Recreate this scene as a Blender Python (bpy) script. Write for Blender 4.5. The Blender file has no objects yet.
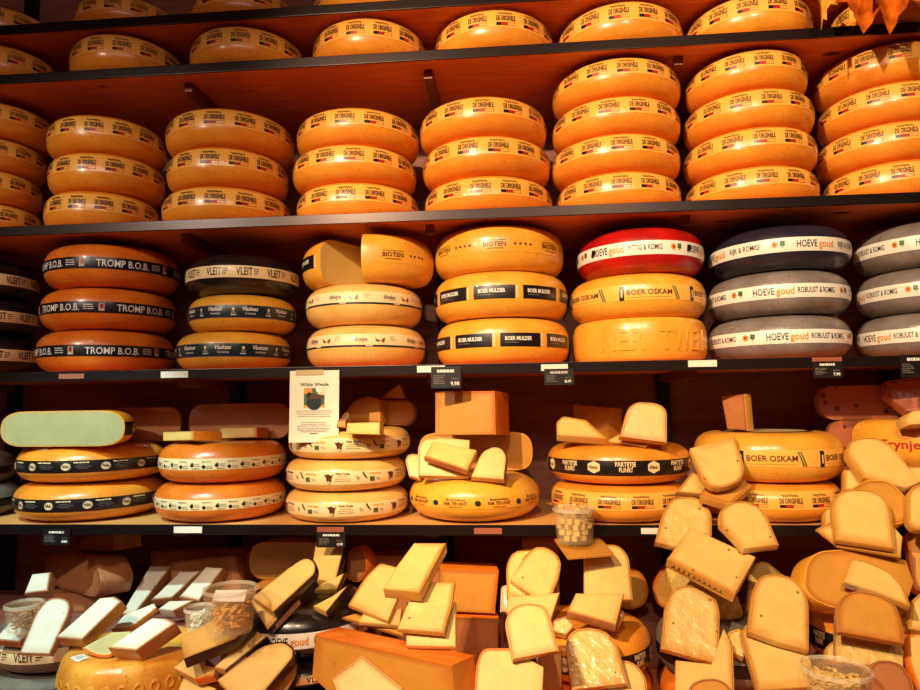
import bpy, bmesh, math, random
from math import sin, cos, pi, radians, sqrt, atan2, ceil
from mathutils import Vector, Matrix
from mathutils.bvhtree import BVHTree
random.seed(7)
scene = bpy.context.scene
COL = scene.collection
# ------------------------------------------------------------------ camera
F = 670.0
YAW, PITCH, ROLL = radians(4.75), radians(5.0), radians(-0.8)
CAM = Vector((0, 0, 1.45))
_f = Vector((-sin(YAW)*cos(PITCH), cos(YAW)*cos(PITCH), sin(PITCH)))
_r0 = Vector((cos(YAW), sin(YAW), 0)); _u0 = _r0.cross(_f)
_r = _r0*cos(ROLL)+_u0*sin(ROLL); _u = _u0*cos(ROLL)-_r0*sin(ROLL)
cd = bpy.data.cameras.new('camera'); cam = bpy.data.objects.new('camera', cd); COL.objects.link(cam)
cd.sensor_width = 36; cd.lens = F/920*36; cd.clip_start = .02
cam.matrix_world = Matrix(((_r.x, _u.x, -_f.x, CAM.x), (_r.y, _u.y, -_f.y, CAM.y), (_r.z, _u.z, -_f.z, CAM.z), (0, 0, 0, 1)))
scene.camera = cam
scene.view_settings.view_transform = 'Standard'; scene.view_settings.look = 'None'
scene.view_settings.gamma = 1; scene.view_settings.exposure = -.22
def ray(px, py): return _f+_r*((px-460)/F)-_u*((py-345)/F)
def at(px, py, Y):
    d = ray(px, py); return CAM+d*((Y-CAM.y)/d.y)
# ------------------------------------------------------------------ materials
def lin(v):
    v /= 255.0
    return v/12.92 if v <= .04045 else ((v+.055)/1.055)**2.4
def c(r, g, b): return (lin(r), lin(g), lin(b), 1)
def newmat(name):
    m = bpy.data.materials.new(name); m.use_nodes = True
    nt = m.node_tree; b = nt.nodes['Principled BSDF']; return m, nt, b
def N(nt, t, **kw):
    n = nt.nodes.new(t)
    for k, v in kw.items(): setattr(n, k, v)
    return n
def mix_rgb(nt, a, b, fac):
    m = N(nt, 'ShaderNodeMix', data_type='RGBA')
    for s, v in ((m.inputs[6], a), (m.inputs[7], b), (m.inputs[0], fac)):
        if hasattr(v, 'links'): nt.links.new(v, s)
        else: s.default_value = v
    return m.outputs[2]
def ramp(nt, src, p0, p1):
    r = N(nt, 'ShaderNodeMapRange'); nt.links.new(src, r.inputs[0])
    r.inputs[1].default_value = p0; r.inputs[2].default_value = p1
    return r.outputs[0]
def noise(nt, scale, detail=3, vec=None, rough=.5):
    n = N(nt, 'ShaderNodeTexNoise'); n.inputs['Scale'].default_value = scale
    n.inputs['Detail'].default_value = detail; n.inputs['Roughness'].default_value = rough
    if vec is not None: nt.links.new(vec, n.inputs['Vector'])
    return n.outputs['Fac']
def objco(nt, scale=(1, 1, 1)):
    t = N(nt, 'ShaderNodeTexCoord'); m = N(nt, 'ShaderNodeMapping'); m.inputs['Scale'].default_value = scale
    nt.links.new(t.outputs['Object'], m.inputs['Vector']); return m.outputs[0]
def bump(nt, b, h, strength, dist=.002, coat=False):
    n = N(nt, 'ShaderNodeBump'); n.inputs['Strength'].default_value = strength; n.inputs['Distance'].default_value = dist
    nt.links.new(h, n.inputs['Height']); nt.links.new(n.outputs[0], b.inputs['Normal'])
    if coat: nt.links.new(n.outputs[0], b.inputs['Coat Normal'])
def plain(name, col, rough=.5, metal=0, coat=0):
    m, nt, b = newmat(name)
    b.inputs['Base Color'].default_value = col; b.inputs['Roughness'].default_value = rough
    b.inputs['Metallic'].default_value = metal; b.inputs['Coat Weight'].default_value = coat
    return m
def rindmat(name, c1, c2, rough=.33, coat=.35, sss=.0, bmp=.12):
    m, nt, b = newmat(name); co = objco(nt)
    f = ramp(nt, noise(nt, 14, 4, co), .35, .7)
    g = ramp(nt, noise(nt, 120, 2, co), .62, .75)
    k = mix_rgb(nt, c1, c2, f)
    dk = tuple(x*.8 for x in c2[:3])+(1,)
    k = mix_rgb(nt, k, dk, g)
    nt.links.new(k, b.inputs['Base Color'])
    b.inputs['Roughness'].default_value = rough
    b.inputs['Coat Weight'].default_value = coat; b.inputs['Coat Roughness'].default_value = .16
    bump(nt, b, noise(nt, 35, 3, co), bmp, .004, True)
    return m
def pastemat(name, c0, cedge, holes=.0, coat=.3, wr=.15, hs=55, hcol=(150, 95, 35), hr=.16):
    m, nt, b = newmat(name); co = objco(nt)
    f = ramp(nt, noise(nt, 22, 4, co), .3, .75)
    dk = tuple(x*.86 for x in c0[:3])+(1,)
    k = mix_rgb(nt, c0, dk, f)
    at_ = N(nt, 'ShaderNodeAttribute'); at_.attribute_name = 'edge'
    k = mix_rgb(nt, k, cedge, at_.outputs['Fac'])
    if holes > 0:
        v = N(nt, 'ShaderNodeTexVoronoi'); v.inputs['Scale'].default_value = hs; nt.links.new(co, v.inputs['Vector'])
        a = ramp(nt, v.outputs['Distance'], hr, hr*.6)
        sp = N(nt, 'ShaderNodeSeparateColor'); nt.links.new(v.outputs['Color'], sp.inputs[0])
        q = ramp(nt, sp.outputs[0], 1-holes-.001, 1-holes)
        mu = N(nt, 'ShaderNodeMath', operation='MULTIPLY'); nt.links.new(a, mu.inputs[0]); nt.links.new(q, mu.inputs[1])
        k = mix_rgb(nt, k, c(*hcol), mu.outputs[0])
    nt.links.new(k, b.inputs['Base Color'])
    b.inputs['Roughness'].default_value = .45
    b.inputs['Coat Weight'].default_value = coat; b.inputs['Coat Roughness'].default_value = .1
    b.inputs['Coat Roughness'].default_value = .1 if coat < .9 else .05
    bump(nt, b, noise(nt, 45 if coat < .9 else 34, 3, co), wr, .006 if coat < .9 else .010, True)
    return m
def woodmat(name, c1, c2, sc=(1.2, 14, 14), rough=.5, knots=True, kn=(70, 20, 8)):
    m, nt, b = newmat(name); co = objco(nt, sc)
    w = noise(nt, 4.5, 6, co, .65)
    k = mix_rgb(nt, c1, c2, ramp(nt, w, .3, .7))
    if knots:
        co2 = objco(nt, (2.6, 6, 0)); v = N(nt, 'ShaderNodeTexVoronoi'); v.inputs['Scale'].default_value = 1.3; nt.links.new(co2, v.inputs['Vector'])
        k = mix_rgb(nt, k, c(*kn), ramp(nt, v.outputs['Distance'],   .11, .05))
    nt.links.new(k, b.inputs['Base Color']); b.inputs['Roughness'].default_value = rough
    bump(nt, b, w, .15, .003)
    return m
M = {}
M['orange'] = rindmat('rind_orange', c(240, 158, 50), c(228, 136, 36))
M['orange2'] = rindmat('rind_deep_orange', c(232, 128, 36), c(212, 104, 24))
M['amber'] = rindmat('rind_amber', c(236, 172, 60), c(226, 154, 46))
M['pale'] = rindmat('rind_pale', c(238, 190, 108), c(226, 170, 84))
M['tan'] = rindmat('rind_tan', c(188, 128, 74), c(164, 104, 56))
M['gold'] = rindmat('rind_gold', c(206, 152, 70), c(188, 128, 52))
M['straw'] = rindmat('rind_straw', c(228, 170, 66), c(206, 128, 40), bmp=.5, coat=.15)
M['black'] = rindmat('wax_black', c(20, 17, 19), c(30, 26, 27), rough=.28, coat=.5)
M['grey'] = rindmat('wax_grey', c(138, 128, 124), c(112, 102, 98), rough=.35, bmp=.35)
M['navy'] = rindmat('wax_navy', c(40, 40, 56), c(30, 30, 44), rough=.3, bmp=.3)
M['red'] = rindmat('wax_red', c(190, 24, 18), c(150, 14, 12), rough=.3)
M['mould'] = rindmat('rind_grey_mottled', c(128, 118, 104), c(92, 84, 76), rough=.6, coat=0, bmp=.6)
M['brown'] = rindmat('rind_brown', c(184, 114, 66), c(152, 86, 46), rough=.5, coat=.3)
PE = c(200, 140, 60)
M['paste'] = pastemat('paste_yellow', c(228, 192, 110), PE, .0)
M['paste_dots'] = pastemat('paste_yellow_dotted', c(228, 192, 110), PE, .22, hs=46, hr=.19, coat=.5, wr=.3)
M['paste_wrapped'] = pastemat('paste_in_cling_film', c(228, 192, 110), PE, .16, coat=.95, wr=.9, hs=46, hr=.18)
M['paste_white'] = pastemat('paste_white', c(226, 220, 200), c(206, 190, 154), .10, hcol=(120, 112, 96), hs=80)
M['paste_aged'] = pastemat('paste_aged', c(208, 146, 56), c(182, 108, 38), .05)
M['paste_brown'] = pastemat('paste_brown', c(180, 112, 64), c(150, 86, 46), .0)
M['paste_holes'] = pastemat('paste_with_eyes', c(178, 100, 64), c(150, 76, 44), .5, hs=38, hcol=(84, 34, 22), hr=.34)
M['paste_green'] = pastemat('paste_pale_green', c(176, 170, 118), c(206, 200, 150), .02)
M['shelfwood'] = woodmat('shelf_wood', c(228, 128, 66), c(196, 94, 42))
M['wallwood'] = woodmat('back_wall_wood', c(158, 98, 86), c(122, 72, 62), (1.0, 9, 9), .6)
M['topwood'] = woodmat('shelf_top_wood', c(226, 176, 104), c(206, 150, 80), knots=False)
M['strip'] = plain('dark_metal', c(44, 34, 34), .32, .7)
M['steel'] = plain('bracket_steel', c(120, 78, 58), .4, .3)
M['white'] = plain('print_white', c(236, 230, 220), .4, 0, .3)
M['cream'] = plain('print_cream', c(242, 214, 160), .38, 0, .4)
M['yellowband'] = plain('label_translucent_yellow', c(250, 182, 80), .3, 0, .6)
M['ink'] = plain('print_black', c(24, 18, 20), .35, 0, .3)
M['inkbrown'] = plain('print_brown', c(84, 44, 26), .4)
M['inkred'] = plain('print_red', c(176, 34, 20), .4)
M['inkorange'] = plain('print_gold', c(222, 146, 40), .4)
M['inkgreen'] = plain('print_green', c(70, 98, 60), .4)
M['teal'] = plain('print_teal', c(24, 42, 50), .35, 0, .3)
M['inkgrey'] = plain('print_grey', c(120, 112, 104), .4)
M['paper'] = plain('paper', c(238, 228, 204), .7)
M['paperpink'] = plain('paper_label_pale', c(214, 186, 160), .6)
M['tape'] = plain('tape', c(200, 176, 136), .25)
M['card'] = plain('price_card_black', c(22, 18, 20), .4)
M['ticket'] = plain('ticket_white', c(232, 224, 208), .45)
M['ticketred'] = plain('ticket_brown', c(150, 84, 60), .45)
M['floor'] = plain('shop_floor', c(176, 122, 76), .5)
M['shop'] = plain('shop_wall', c(150, 104, 74), .8)
m, nt, b = newmat('clear_plastic'); b.inputs['Base Color'].default_value = c(244, 224, 176); b.inputs['Roughness'].default_value = .12
b.inputs['Alpha'].default_value = .13; b.inputs['Coat Weight'].default_value = .6; M['plastic'] = m
m, nt, b = newmat('frosted_plastic'); b.inputs['Base Color'].default_value = c(238, 226, 200); b.inputs['Roughness'].default_value = .2
b.inputs['Alpha'].default_value = .34; b.inputs['Coat Weight'].default_value = .5; M['frost'] = m
def leafmat(name, c1, c2):
    m, nt, b = newmat(name); co = objco(nt)
    nt.links.new(mix_rgb(nt, c1, c2, ramp(nt, noise(nt, 28, 5, co), .35, .65)), b.inputs['Base Color'])
    b.inputs['Roughness'].default_value = .8; b.inputs['Specular IOR Level'].default_value = .12
    bump(nt, b, noise(nt, 60, 3, co), .5, .004); return m
M['leafo'] = leafmat('leaf_orange', c(204, 98, 8), c(132, 44, 4))
M['leafy'] = leafmat('leaf_yellow', c(206, 150, 50), c(150, 76, 20))
M['twig'] = plain('twig', c(80, 48, 28), .7)
# ------------------------------------------------------------------ mesh helpers
class MB:
    def __init__(s): s.v = []; s.f = []; s.m = []; s.mats = []; s.attr = {}
    def mi(s, name):
        if name not in s.mats: s.mats.append(name)
        return s.mats.index(name)
    def add(s, vs, fs, mat, attr=None):
        b0 = len(s.v); k = s.mi(mat); s.v.extend([tuple(v) for v in vs])
        for f in fs: s.f.append([b0+i for i in f]); s.m.append(k)
        if attr:
            for i, a in enumerate(attr): s.attr[b0+i] = a
    def box(s, x0, x1, y0, y1, z0, z1, mat, bev=0):
        b = min(bev, (x1-x0)*.45, (y1-y0)*.45, (z1-z0)*.45)
        if b <= 0:
            vs = [(x, y, z) for z in (z0, z1) for y in (y0, y1) for x in (x0, x1)]
            s.add(vs, [(0, 2, 3, 1), (4, 5, 7, 6), (0, 1, 5, 4), (2, 6, 7, 3), (0, 4, 6, 2), (1, 3, 7, 5)], mat); return
        bm = bmesh.new(); bmesh.ops.create_cube(bm, size=1)
        for v in bm.verts: v.co = ((x0+x1)/2+v.co.x*(x1-x0), (y0+y1)/2+v.co.y*(y1-y0), (z0+z1)/2+v.co.z*(z1-z0))
        bmesh.ops.bevel(bm, geom=bm.edges[:], offset=b, segments=2, affect='EDGES', profile=.7)
        bm.verts.index_update()
        s.add([v.co.copy() for v in bm.verts], [[v.index for v in f.verts] for f in bm.faces], mat); bm.free()
    def build(s, name, parent=None, smooth=35, mat4=None):
        me = bpy.data.meshes.new(name); me.from_pydata(s.v, [], s.f)
        for n in s.mats: me.materials.append(M[n])
        me.polygons.foreach_set('material_index', s.m)
        if s.attr:
            a = me.attributes.new('edge', 'FLOAT', 'POINT')
            a.data.foreach_set('value', [s.attr.get(i, 0.0) for i in range(len(s.v))])
        me.validate()
        if smooth:
            me.polygons.foreach_set('use_smooth', [True]*len(me.polygons)); me.set_sharp_from_angle(angle=radians(smooth))
        me.update()
        return link(name, me, parent, mat4)
def link(name, me, parent=None, mat4=None):
    o = bpy.data.objects.new(name, me); COL.objects.link(o)
    if parent is not None: o.parent = parent
    if mat4 is not None: o.matrix_local = mat4
    return o
def tag(o, label, cat, group=None, kind=None):
    if label: o['label'] = label
    if cat: o['category'] = cat
    if group: o['group'] = group
    if kind: o['kind'] = kind
    return o
def empty(name, mat4=None):
    o = bpy.data.objects.new(name, None); COL.objects.link(o); o.empty_display_size = .05
    if mat4 is not None: o.matrix_world = mat4
    return o
_tc = {}
def text2d(s, bold=0.0, res=2):
    """triangulated lettering, cap height 1, centred at x = 0, baseline y = 0"""
    k = (s, bold, res)
    if k in _tc: return _tc[k]
    cu = bpy.data.curves.new('t', 'FONT'); cu.body = s; cu.size = 1; cu.resolution_u = res; cu.offset = bold; cu.fill_mode = 'FRONT'
    o = bpy.data.objects.new('t', cu); COL.objects.link(o)
    dg = bpy.context.evaluated_depsgraph_get(); dg.update()
    ev = o.evaluated_get(dg); me = ev.to_mesh()
    vs = [(v.co.x, v.co.y) for v in me.vertices]; fs = [tuple(p.vertices) for p in me.polygons]
    ev.to_mesh_clear(); bpy.data.objects.remove(o); bpy.data.curves.remove(cu)
    x0 = min(v[0] for v in vs); x1 = max(v[0] for v in vs); h = .72
    vs = [((v[0]-(x0+x1)/2)/h, v[1]/h) for v in vs]
    _tc[k] = (vs, fs, (x1-x0)/h); return _tc[k]
def ribbon(pts, w):
    vs = []; fs = []
    for i, p in enumerate(pts):
        a = pts[max(0, i-1)]; b = pts[min(len(pts)-1, i+1)]
        dx, dy = b[0]-a[0], b[1]-a[1]; L = sqrt(dx*dx+dy*dy) or 1
        vs += [(p[0]-dy/L*w/2, p[1]+dx/L*w/2), (p[0]+dy/L*w/2, p[1]-dx/L*w/2)]
        if i: fs.append((2*i-2, 2*i-1, 2*i+1, 2*i))
    return vs, fs
class Print:
    """flat print laid out in metres (s along, v up); layers lift later marks a hair above earlier ones"""
    def __init__(s): s.it = []
    def raw(s, vs, fs, mat, lay): s.it.append((vs, fs, mat, lay))
    def rect(s, s0, s1, v0, v1, mat, lay=1, step=.012):
        n = max(1, ceil((s1-s0)/step)); q = max(1, ceil((v1-v0)/.008)); vs = []; fs = []
        for i in range(n+1):
            for j in range(q+1): vs.append((s0+(s1-s0)*i/n, v0+(v1-v0)*j/q))
        for i in range(n):
            for j in range(q): k = i*(q+1)+j; fs.append((k, k+q+1, k+q+2, k+1))
        s.raw(vs, fs, mat, lay)
    def frame(s, s0, s1, v0, v1, w, mat, lay=1):
        s.rect(s0, s1, v0, v0+w, mat, lay); s.rect(s0, s1, v1-w, v1, mat, lay)
        s.rect(s0, s0+w, v0+w, v1-w, mat, lay); s.rect(s1-w, s1, v0+w, v1-w, mat, lay)
    def poly(s, pts, mat, lay=2):
        s.raw(list(pts), [tuple(range(len(pts)))], mat, lay)
    def disc(s, x, y, r, mat, lay=2, n=14, ry=None, a0=0):
        s.poly([(x+r*cos(a0+2*pi*i/n), y+(ry or r)*sin(a0+2*pi*i/n)) for i in range(n)], mat, lay)
    def text(s, t, x, v, cap, mat, lay=2, bold=0.0, width=None, shear=0, res=2):
        vs, fs, w = text2d(t, bold, res); kx = cap if width is None else width/w
        s.raw([(x+p[0]*kx+p[1]*cap*shear, v+p[1]*cap) for p in vs], fs, mat, lay)
    def squiggle(s, x0, x1, v, amp, n, w, mat, lay=2, seed=0):
        rr = random.Random(seed); pts = []
        for i in range(n*4+1):
            t = i/(n*4); pts.append((x0+(x1-x0)*t, v+amp*sin(t*n*2*pi)*(.5+rr.random()*.8)))
        vs, fs = ribbon(pts, w); s.raw(vs, fs, mat, lay)
    def lines(s, x0, x1, v, n, dv, w, mat, lay=2, seed=0, centre=True):
        rr = random.Random(seed)
        for i in range(n):
            L = (x1-x0)*(.65+.35*rr.random()); m = (x0+x1)/2 if centre else x0+L/2
            x = m-L/2
            while x < m+L/2-.001:
                l = min(.002+rr.random()*.006, m+L/2-x); s.rect(x, x+l, v-i*dv-w/2, v-i*dv+w/2, mat, lay); x += l+.0012
    def flat(s, mb, fn):
        for vs, fs, mat, lay in s.it: mb.add([fn(p[0], p[1], lay) for p in vs], fs, mat)
# ------------------------------------------------------------------ collision registry
REG = []
def reg(vs, fs, nm=''):
    lo = [min(v[i] for v in vs) for i in range(3)]; hi = [max(v[i] for v in vs) for i in range(3)]
    REG.append((lo, hi, BVHTree.FromPolygons([tuple(v) for v in vs], fs), nm))
def hits(vs, fs):
    lo = [min(v[i] for v in vs) for i in range(3)]; hi = [max(v[i] for v in vs) for i in range(3)]; bv = None
    for l, h, t, nm in REG:
        if all(lo[i] < h[i] and hi[i] > l[i] for i in range(3)):
            if bv is None: bv = BVHTree.FromPolygons([tuple(v) for v in vs], fs)
            if bv.overlap(t): return nm or 'x'
    return None
def regbox(x0, x1, y0, y1, z0, z1, nm=''):
    vs = [(x, y, z) for z in (z0, z1) for y in (y0, y1) for x in (x0, x1)]
    reg(vs, [(0, 2, 3, 1), (4, 5, 7, 6), (0, 1, 5, 4), (2, 6, 7, 3), (0, 4, 6, 2), (1, 3, 7, 5)], nm)
# ------------------------------------------------------------------ wheels
class Kind:
    def __init__(s, rind, R=.178, h=.104, e=.07, n=2.3, pr=None, reps=1, band=None, emboss=None):
        s.rind, s.R, s.h, s.e, s.n, s.pr, s.reps, s.band, s.emboss = rind, R, h, e, n, pr, reps, band, emboss
        s.mesh = None
    def rad(s, z):
        q = min(1, abs(2*z/s.h)); return s.R-s.e+s.e*(max(0, 1-q**s.n))**(1/s.n)
    def topz(s, r):
        q = min(1, max(0, (r-(s.R-s.e))/s.e)); return s.h/2*(1-q**s.n)**(1/s.n)
    def profile(s, ins=0, k=9):
        """(r, z) from bottom axis to top axis, base at z = 0"""
        p = []
        for i in range(-k, k+1):
            t = i/k*pi/2; r = s.R-s.e+s.e*abs(cos(t))**(2/s.n); z = s.h/2*(abs(sin(t))**(2/s.n))*(1 if t >= 0 else -1)
            p.append([r, z])
        if ins:
            for q in p:
                q[0] -= ins; q[1] *= (s.h/2-ins)/(s.h/2)
        return [(0.0, p[0][1]+s.h/2)]+[(q[0], q[1]+s.h/2) for q in p]+[(0.0, p[-1][1]+s.h/2)]
    def rmap(s, rad_off=.0008):
        def fn(x, v, lay):
            a = -pi/2+x/s.R; r = s.rad(v)+rad_off*lay
            return (r*cos(a), r*sin(a), v+s.h/2)
        return fn
KIND = {}
def lathe(mb, prof, mat, a0=0, a1=2*pi, seg=72, wob=0):
    full = abs(a1-a0-2*pi) < 1e-6; n = seg if full else max(3, int(seg*(a1-a0)/(2*pi))); vs = []; fs = []
    m = len(prof); cols = n if full else n+1
    for i in range(cols):
        a = a0+(a1-a0)*i/n; w = 1+wob*(sin(3*a+1)*.6+sin(5*a)*.4)
        for r, z in prof: vs.append((r*cos(a)*w, r*sin(a)*w, z))
    for i in range(n):
        j = (i+1) % cols
        for k in range(m-1):
            q = [i*m+k, j*m+k, j*m+k+1, i*m+k+1]
            if prof[k][0] == 0: q = [i*m, j*m+1, i*m+1] if k == 0 else q
            if prof[k+1][0] == 0: q = [i*m+k, j*m+k, i*m+k+1]
            fs.append(q)
    if not full:
        fs.append(tuple(range(m-1, -1, -1))); fs.append(tuple(n*m+k for k in range(m)))
    if mb is not None: mb.add(vs, fs, mat)
    return vs, fs
def printmesh(K, reps, a0=None, a1=None, off=None):
    mb = MB(); fn = K.rmap()
    if K.band:
        for v0, v1, mat, lay in K.band:
            n = 72 if a0 is None else max(3, int(72*(a1-a0)/(2*pi))); kk = 5; vs = []; fs = []
            b0, b1 = (0, 2*pi) if a0 is None else (a0, a1)
            for i in range(n+1):
                a = b0+(b1-b0)*i/n
                for j in range(kk+1):
                    v = v0+(v1-v0)*j/kk; r = K.rad(v)+.0007*lay-.0001; vs.append((r*cos(a), r*sin(a), v+K.h/2))
            for i in range(n):
                for j in range(kk): q = i*(kk+1)+j; fs.append((q, q+kk+1, q+kk+2, q+1))
            mb.add(vs, fs, mat)
    if K.pr:
        per = 2*pi*K.R/reps; ph = random.Random(K.reps).random()*.3 if off is None else off+pi/2
        for k in range(reps):
            ac = -pi/2+2*pi*k/reps+ph
            if a0 is not None:
                hw = pi/reps*.9; d = (ac-a0) % (2*pi)
                if not (hw*.7 < d < (a1-a0)-hw*.7): continue
            ca, sa = cos(ac+pi/2), sin(ac+pi/2)
            for vs, fs, mat, lay in K.pr.it:
                o = []
                for p in vs:
                    x, y, z = fn(p[0], p[1], lay); o.append((x*ca-y*sa, x*sa+y*ca, z))
                mb.add(o, fs, mat)
    return mb
def wheel(kind, X, Yc, z, R, h, rot, label, group, name='round_cheese', cat='cheese wheel', collide=True):
    K = KIND[kind]
    if K.mesh is None:
        mb = MB(); lathe(mb, K.profile(), K.rind, seg=88)
        me1 = mb.build('rind', None, 50); d1 = me1.data; bpy.data.objects.remove(me1)
        d2 = None
        if K.pr or K.band:
            o2 = printmesh(K, K.reps).build('label_band' if K.band else 'printed_label', None, 30); d2 = o2.data; bpy.data.objects.remove(o2)
        if K.emboss: d2 = K.emboss(K)
        K.mesh = (d1, d2, 'label_band' if K.band else ('embossed_lettering' if K.emboss else 'printed_label'))
    root = empty(name); root.location = (X, Yc, z); root.rotation_euler = (0, 0, rot); root.scale = (R/K.R, R/K.R, h/K.h)
    link('rind', K.mesh[0], root)
    if K.mesh[1]: link(K.mesh[2], K.mesh[1], root)
    tag(root, label, cat, group)
    if collide:
        vs, fs = lathe(None, [(r*R/K.R*1.006, zz*h/K.h) for r, zz in K.profile(k=5)], '', seg=40)
        reg([(X+v[0], Yc+v[1], z+v[2]) for v in vs], fs, label)
    return root
def plan(xl, xr, py, Yf):
    """centre (X, Y) and radius of the upright cylinder seen between two columns with its front at depth Yf"""
    a = ray(xl, py); b = ray(xr, py); a = Vector((a.x, a.y)).normalized(); b = Vector((b.x, b.y)).normalized()
    m = (a+b).normalized(); sh = sin(a.angle(b)/2); t = Yf/(m.y-sh)
    return CAM.x+m.x*t, CAM.y+m.y*t, t*sh
def wheel_px(kind, xl, xr, py, Yf, z, h, rot, label, group=None, **kw):
    X, Y, R = plan(xl, xr, py, Yf)
    return wheel(kind, X, Y, z, R, h, rot, label, group, **kw)
def cut_wheel(name, kind, X, Yc, z, R, h, a0, a1, paste, label, group=None, band=True, cat='cheese', collide=True, off=None):
    """a sector of a wheel: rind with the wheel's rounded edge, bare paste on the two cut sides (angles in degrees, 270 faces the front)"""
    K0 = KIND[kind]; K = Kind(K0.rind, R, h, min(K0.e, R*.45), K0.n, K0.pr, K0.reps, K0.band)
    a0, a1 = radians(a0), radians(a1)
    root = empty(name, Matrix.Translation((X, Yc, z))); tag(root, label, cat, group)
    mb = MB(); vs, fs = lathe(mb, K.profile(), K.rind, a0, a1, 96); mb.build('rind', root, 50)
    mb = MB(); pv, pf = lathe(None, K.profile(.0022), '', a0, a1, 96)
    am = (a0+a1)/2; grow = .0006
    o = []
    for v in pv:
        a = atan2(v[1], v[0]); o.append(v)
    # push both cut planes out by a hair so the paste shows inside a rim of rind
    m = len(K.profile()); n = len(pv)//m-1
    for k in range(m):
        x, y, zz = o[k]; o[k] = (x+grow*sin(a0), y-grow*cos(a0), zz)
        x, y, zz = o[n*m+k]; o[n*m+k] = (x-grow*sin(a1), y+grow*cos(a1), zz)
    mb.add(o, pf, paste); mb.build('paste', root, 30)
    if band and (K.pr or K.band): 
        p = printmesh(K, K.reps, a0, a1, None if off is None else radians(off))
        if p.v: p.build('label_band' if K.band else 'printed_label', root, 30)
    if collide: reg([(X+v[0], Yc+v[1], z+v[2]) for v in vs], fs, label)
    return root
# ---- print designs
def P(): return Print()
p = P(); p.text('DE ORIGINELE', 0, .0065, .0135, 'inkbrown', 2, .03, .054)
p.squiggle(-.022, .018, .0265, .0034, 7, .0019, 'inkbrown', 2, 3)
p.rect(-.027, -.013, -.0055, .0025, 'ink'); p.rect(-.013, .004, -.0055, .0025, 'inkred'); p.frame(.004, .027, -.0055, .0025, .0012, 'inkred')
KIND['original'] = Kind('orange', e=.066, n=2.6, pr=p, reps=14, band=[(-.011, .036, 'yellowband', 1)])
KIND['original_plain'] = Kind('orange', pr=p, reps=12)
p = P(); p.text('TROMP B.O.B.', -.02, -.012, .019, 'white', 2, .012, .132); p.lines(.056, .085, .004, 3, .006, .0022, 'white', 2, 5, False)
p.rect(.094, .108, -.013, .009, 'paperpink'); p.rect(.097, .105, -.006, .007, 'inkred', 3)
KIND['bandblack'] = Kind('orange2', e=.072, h=.118, n=2.5, pr=p, reps=5, band=[(-.018, .013, 'ink', 1)])
p = P(); p.text('VLEIT', -.012, -.010, .021, 'ink', 2, .012, .048); p.lines(.016, .032, .006, 3, .006, .0022, 'inkbrown', 2, 5, False)
KIND['waxblack'] = Kind('black', h=.108, e=.07, n=2.2, pr=p, reps=12, band=[(-.017, .015, 'cream', 1)])
p = P(); p.text('Vlaskaas', -.018, .0, .011, 'white', 2, .02, .050, .25); p.text('Goudsekaas', -.016, -.010, .006, 'white', 2, .0, .034, .2)
p.poly([(.034, -.009), (.052, -.009), (.043, .009)], 'inkgrey'); p.disc(.043, .004, .004, 'cream', 3); p.rect(.034, .052, -.0125, -.0105, 'white')
KIND['bandteal'] = Kind('amber', h=.100, e=.07, n=2.5, pr=p, reps=10, band=[(-.018, .014, 'teal', 1), (.014, .0155, 'inkgrey', 1), (-.0195, -.018, 'inkgrey', 1)])
p = P(); p.squiggle(-.045, -.008, .014, .005, 5, .0018, 'inkgrey', 2, 9); p.text('Skylge', -.026, .009, .012, 'inkgrey', 2, 0, .036, .3)
p.poly([(.014, .020), (.020, .014), (.030, .010), (.022, .007), (.017, .010)], 'inkbrown'); p.disc(.037, .010, .0045, 'inkred'); p.disc(.040, .015, .003, 'inkbrown')
p.lines(.055, .078, .022, 3, .005, .0012, 'inkgrey', 2, 4); p.rect(-.012, .008, -.0045, -.002, 'cream', 2)
KIND['bandcream'] = Kind('pale', h=.114, e=.07, n=2.5, pr=p, reps=7, band=[(-.001, .029, 'cream', 1), (-.006, -.001, 'teal', 1)])
p = P(); p.rect(-.052, .052, -.019, .018, 'ink', 1); p.text('BOER MULDER', -.006, -.002, .0105, 'white', 2, .03, .068); p.lines(-.040, .006, -.008, 1, .005, .002, 'inkgrey', 2, 4, False)
p.rect(.0545, .0605, -.017, .016, 'cream', 1); p.lines(.0555, .0595, .010, 5, .005, .001, 'inkbrown', 2, 3)
KIND['rectlabel'] = Kind('amber', h=.128, e=.06, n=2.7, pr=p, reps=9)
p = P(); p.text('BIOTEN', -.03, -.004, .012, 'inkbrown', 2, .02, .058)
p.rect(-.060, .0, .0115, .0128, 'inkbrown', 2); p.lines(-.058, .0, -.010, 1, .005, .002, 'inkbrown', 2, 4)
for i in range(4): p.disc(.022+.014*i, .002, .0036, 'inkbrown', 2, 5)
KIND['stars'] = Kind('amber', h=.128, e=.06, n=2.7, pr=p, reps=7, band=[(-.02, .02, 'amber', 1)])
def hoeve(t, w):
    p = P(); p.text('HOEVE', -.106, -.010, .017, 'ink', 2, .01, .050); p.text('goud', -.056, -.010, .017, 'inkorange', 2, .02, .042)
    p.text(t, .022, -.008, .0135, 'ink', 2, .008, w)
    p.disc(.098, -.001, .0075, 'inkorange', 2, 10); p.disc(.098, -.001, .0035, 'inkred', 3, 8)
    for i in range(4): p.disc(.116+.004*cos(i*pi/2+.7), .001+.004*sin(i*pi/2+.7), .0036, 'inkgreen', 2, 8)
    p.rect(.1155, .1168, -.010, -.001, 'inkgreen', 2)
    return p
HB = [(-.019, .014, 'white', 1)]
KIND['waxgrey'] = Kind('grey', h=.108, e=.07, n=2.4, pr=hoeve('ROBUUST & ROMIG', .098), reps=4, band=HB)
KIND['waxnavy'] = Kind('navy', h=.108, e=.07, n=2.4, pr=hoeve('RIJK & ROMIG', .080), reps=4, band=HB)
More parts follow.
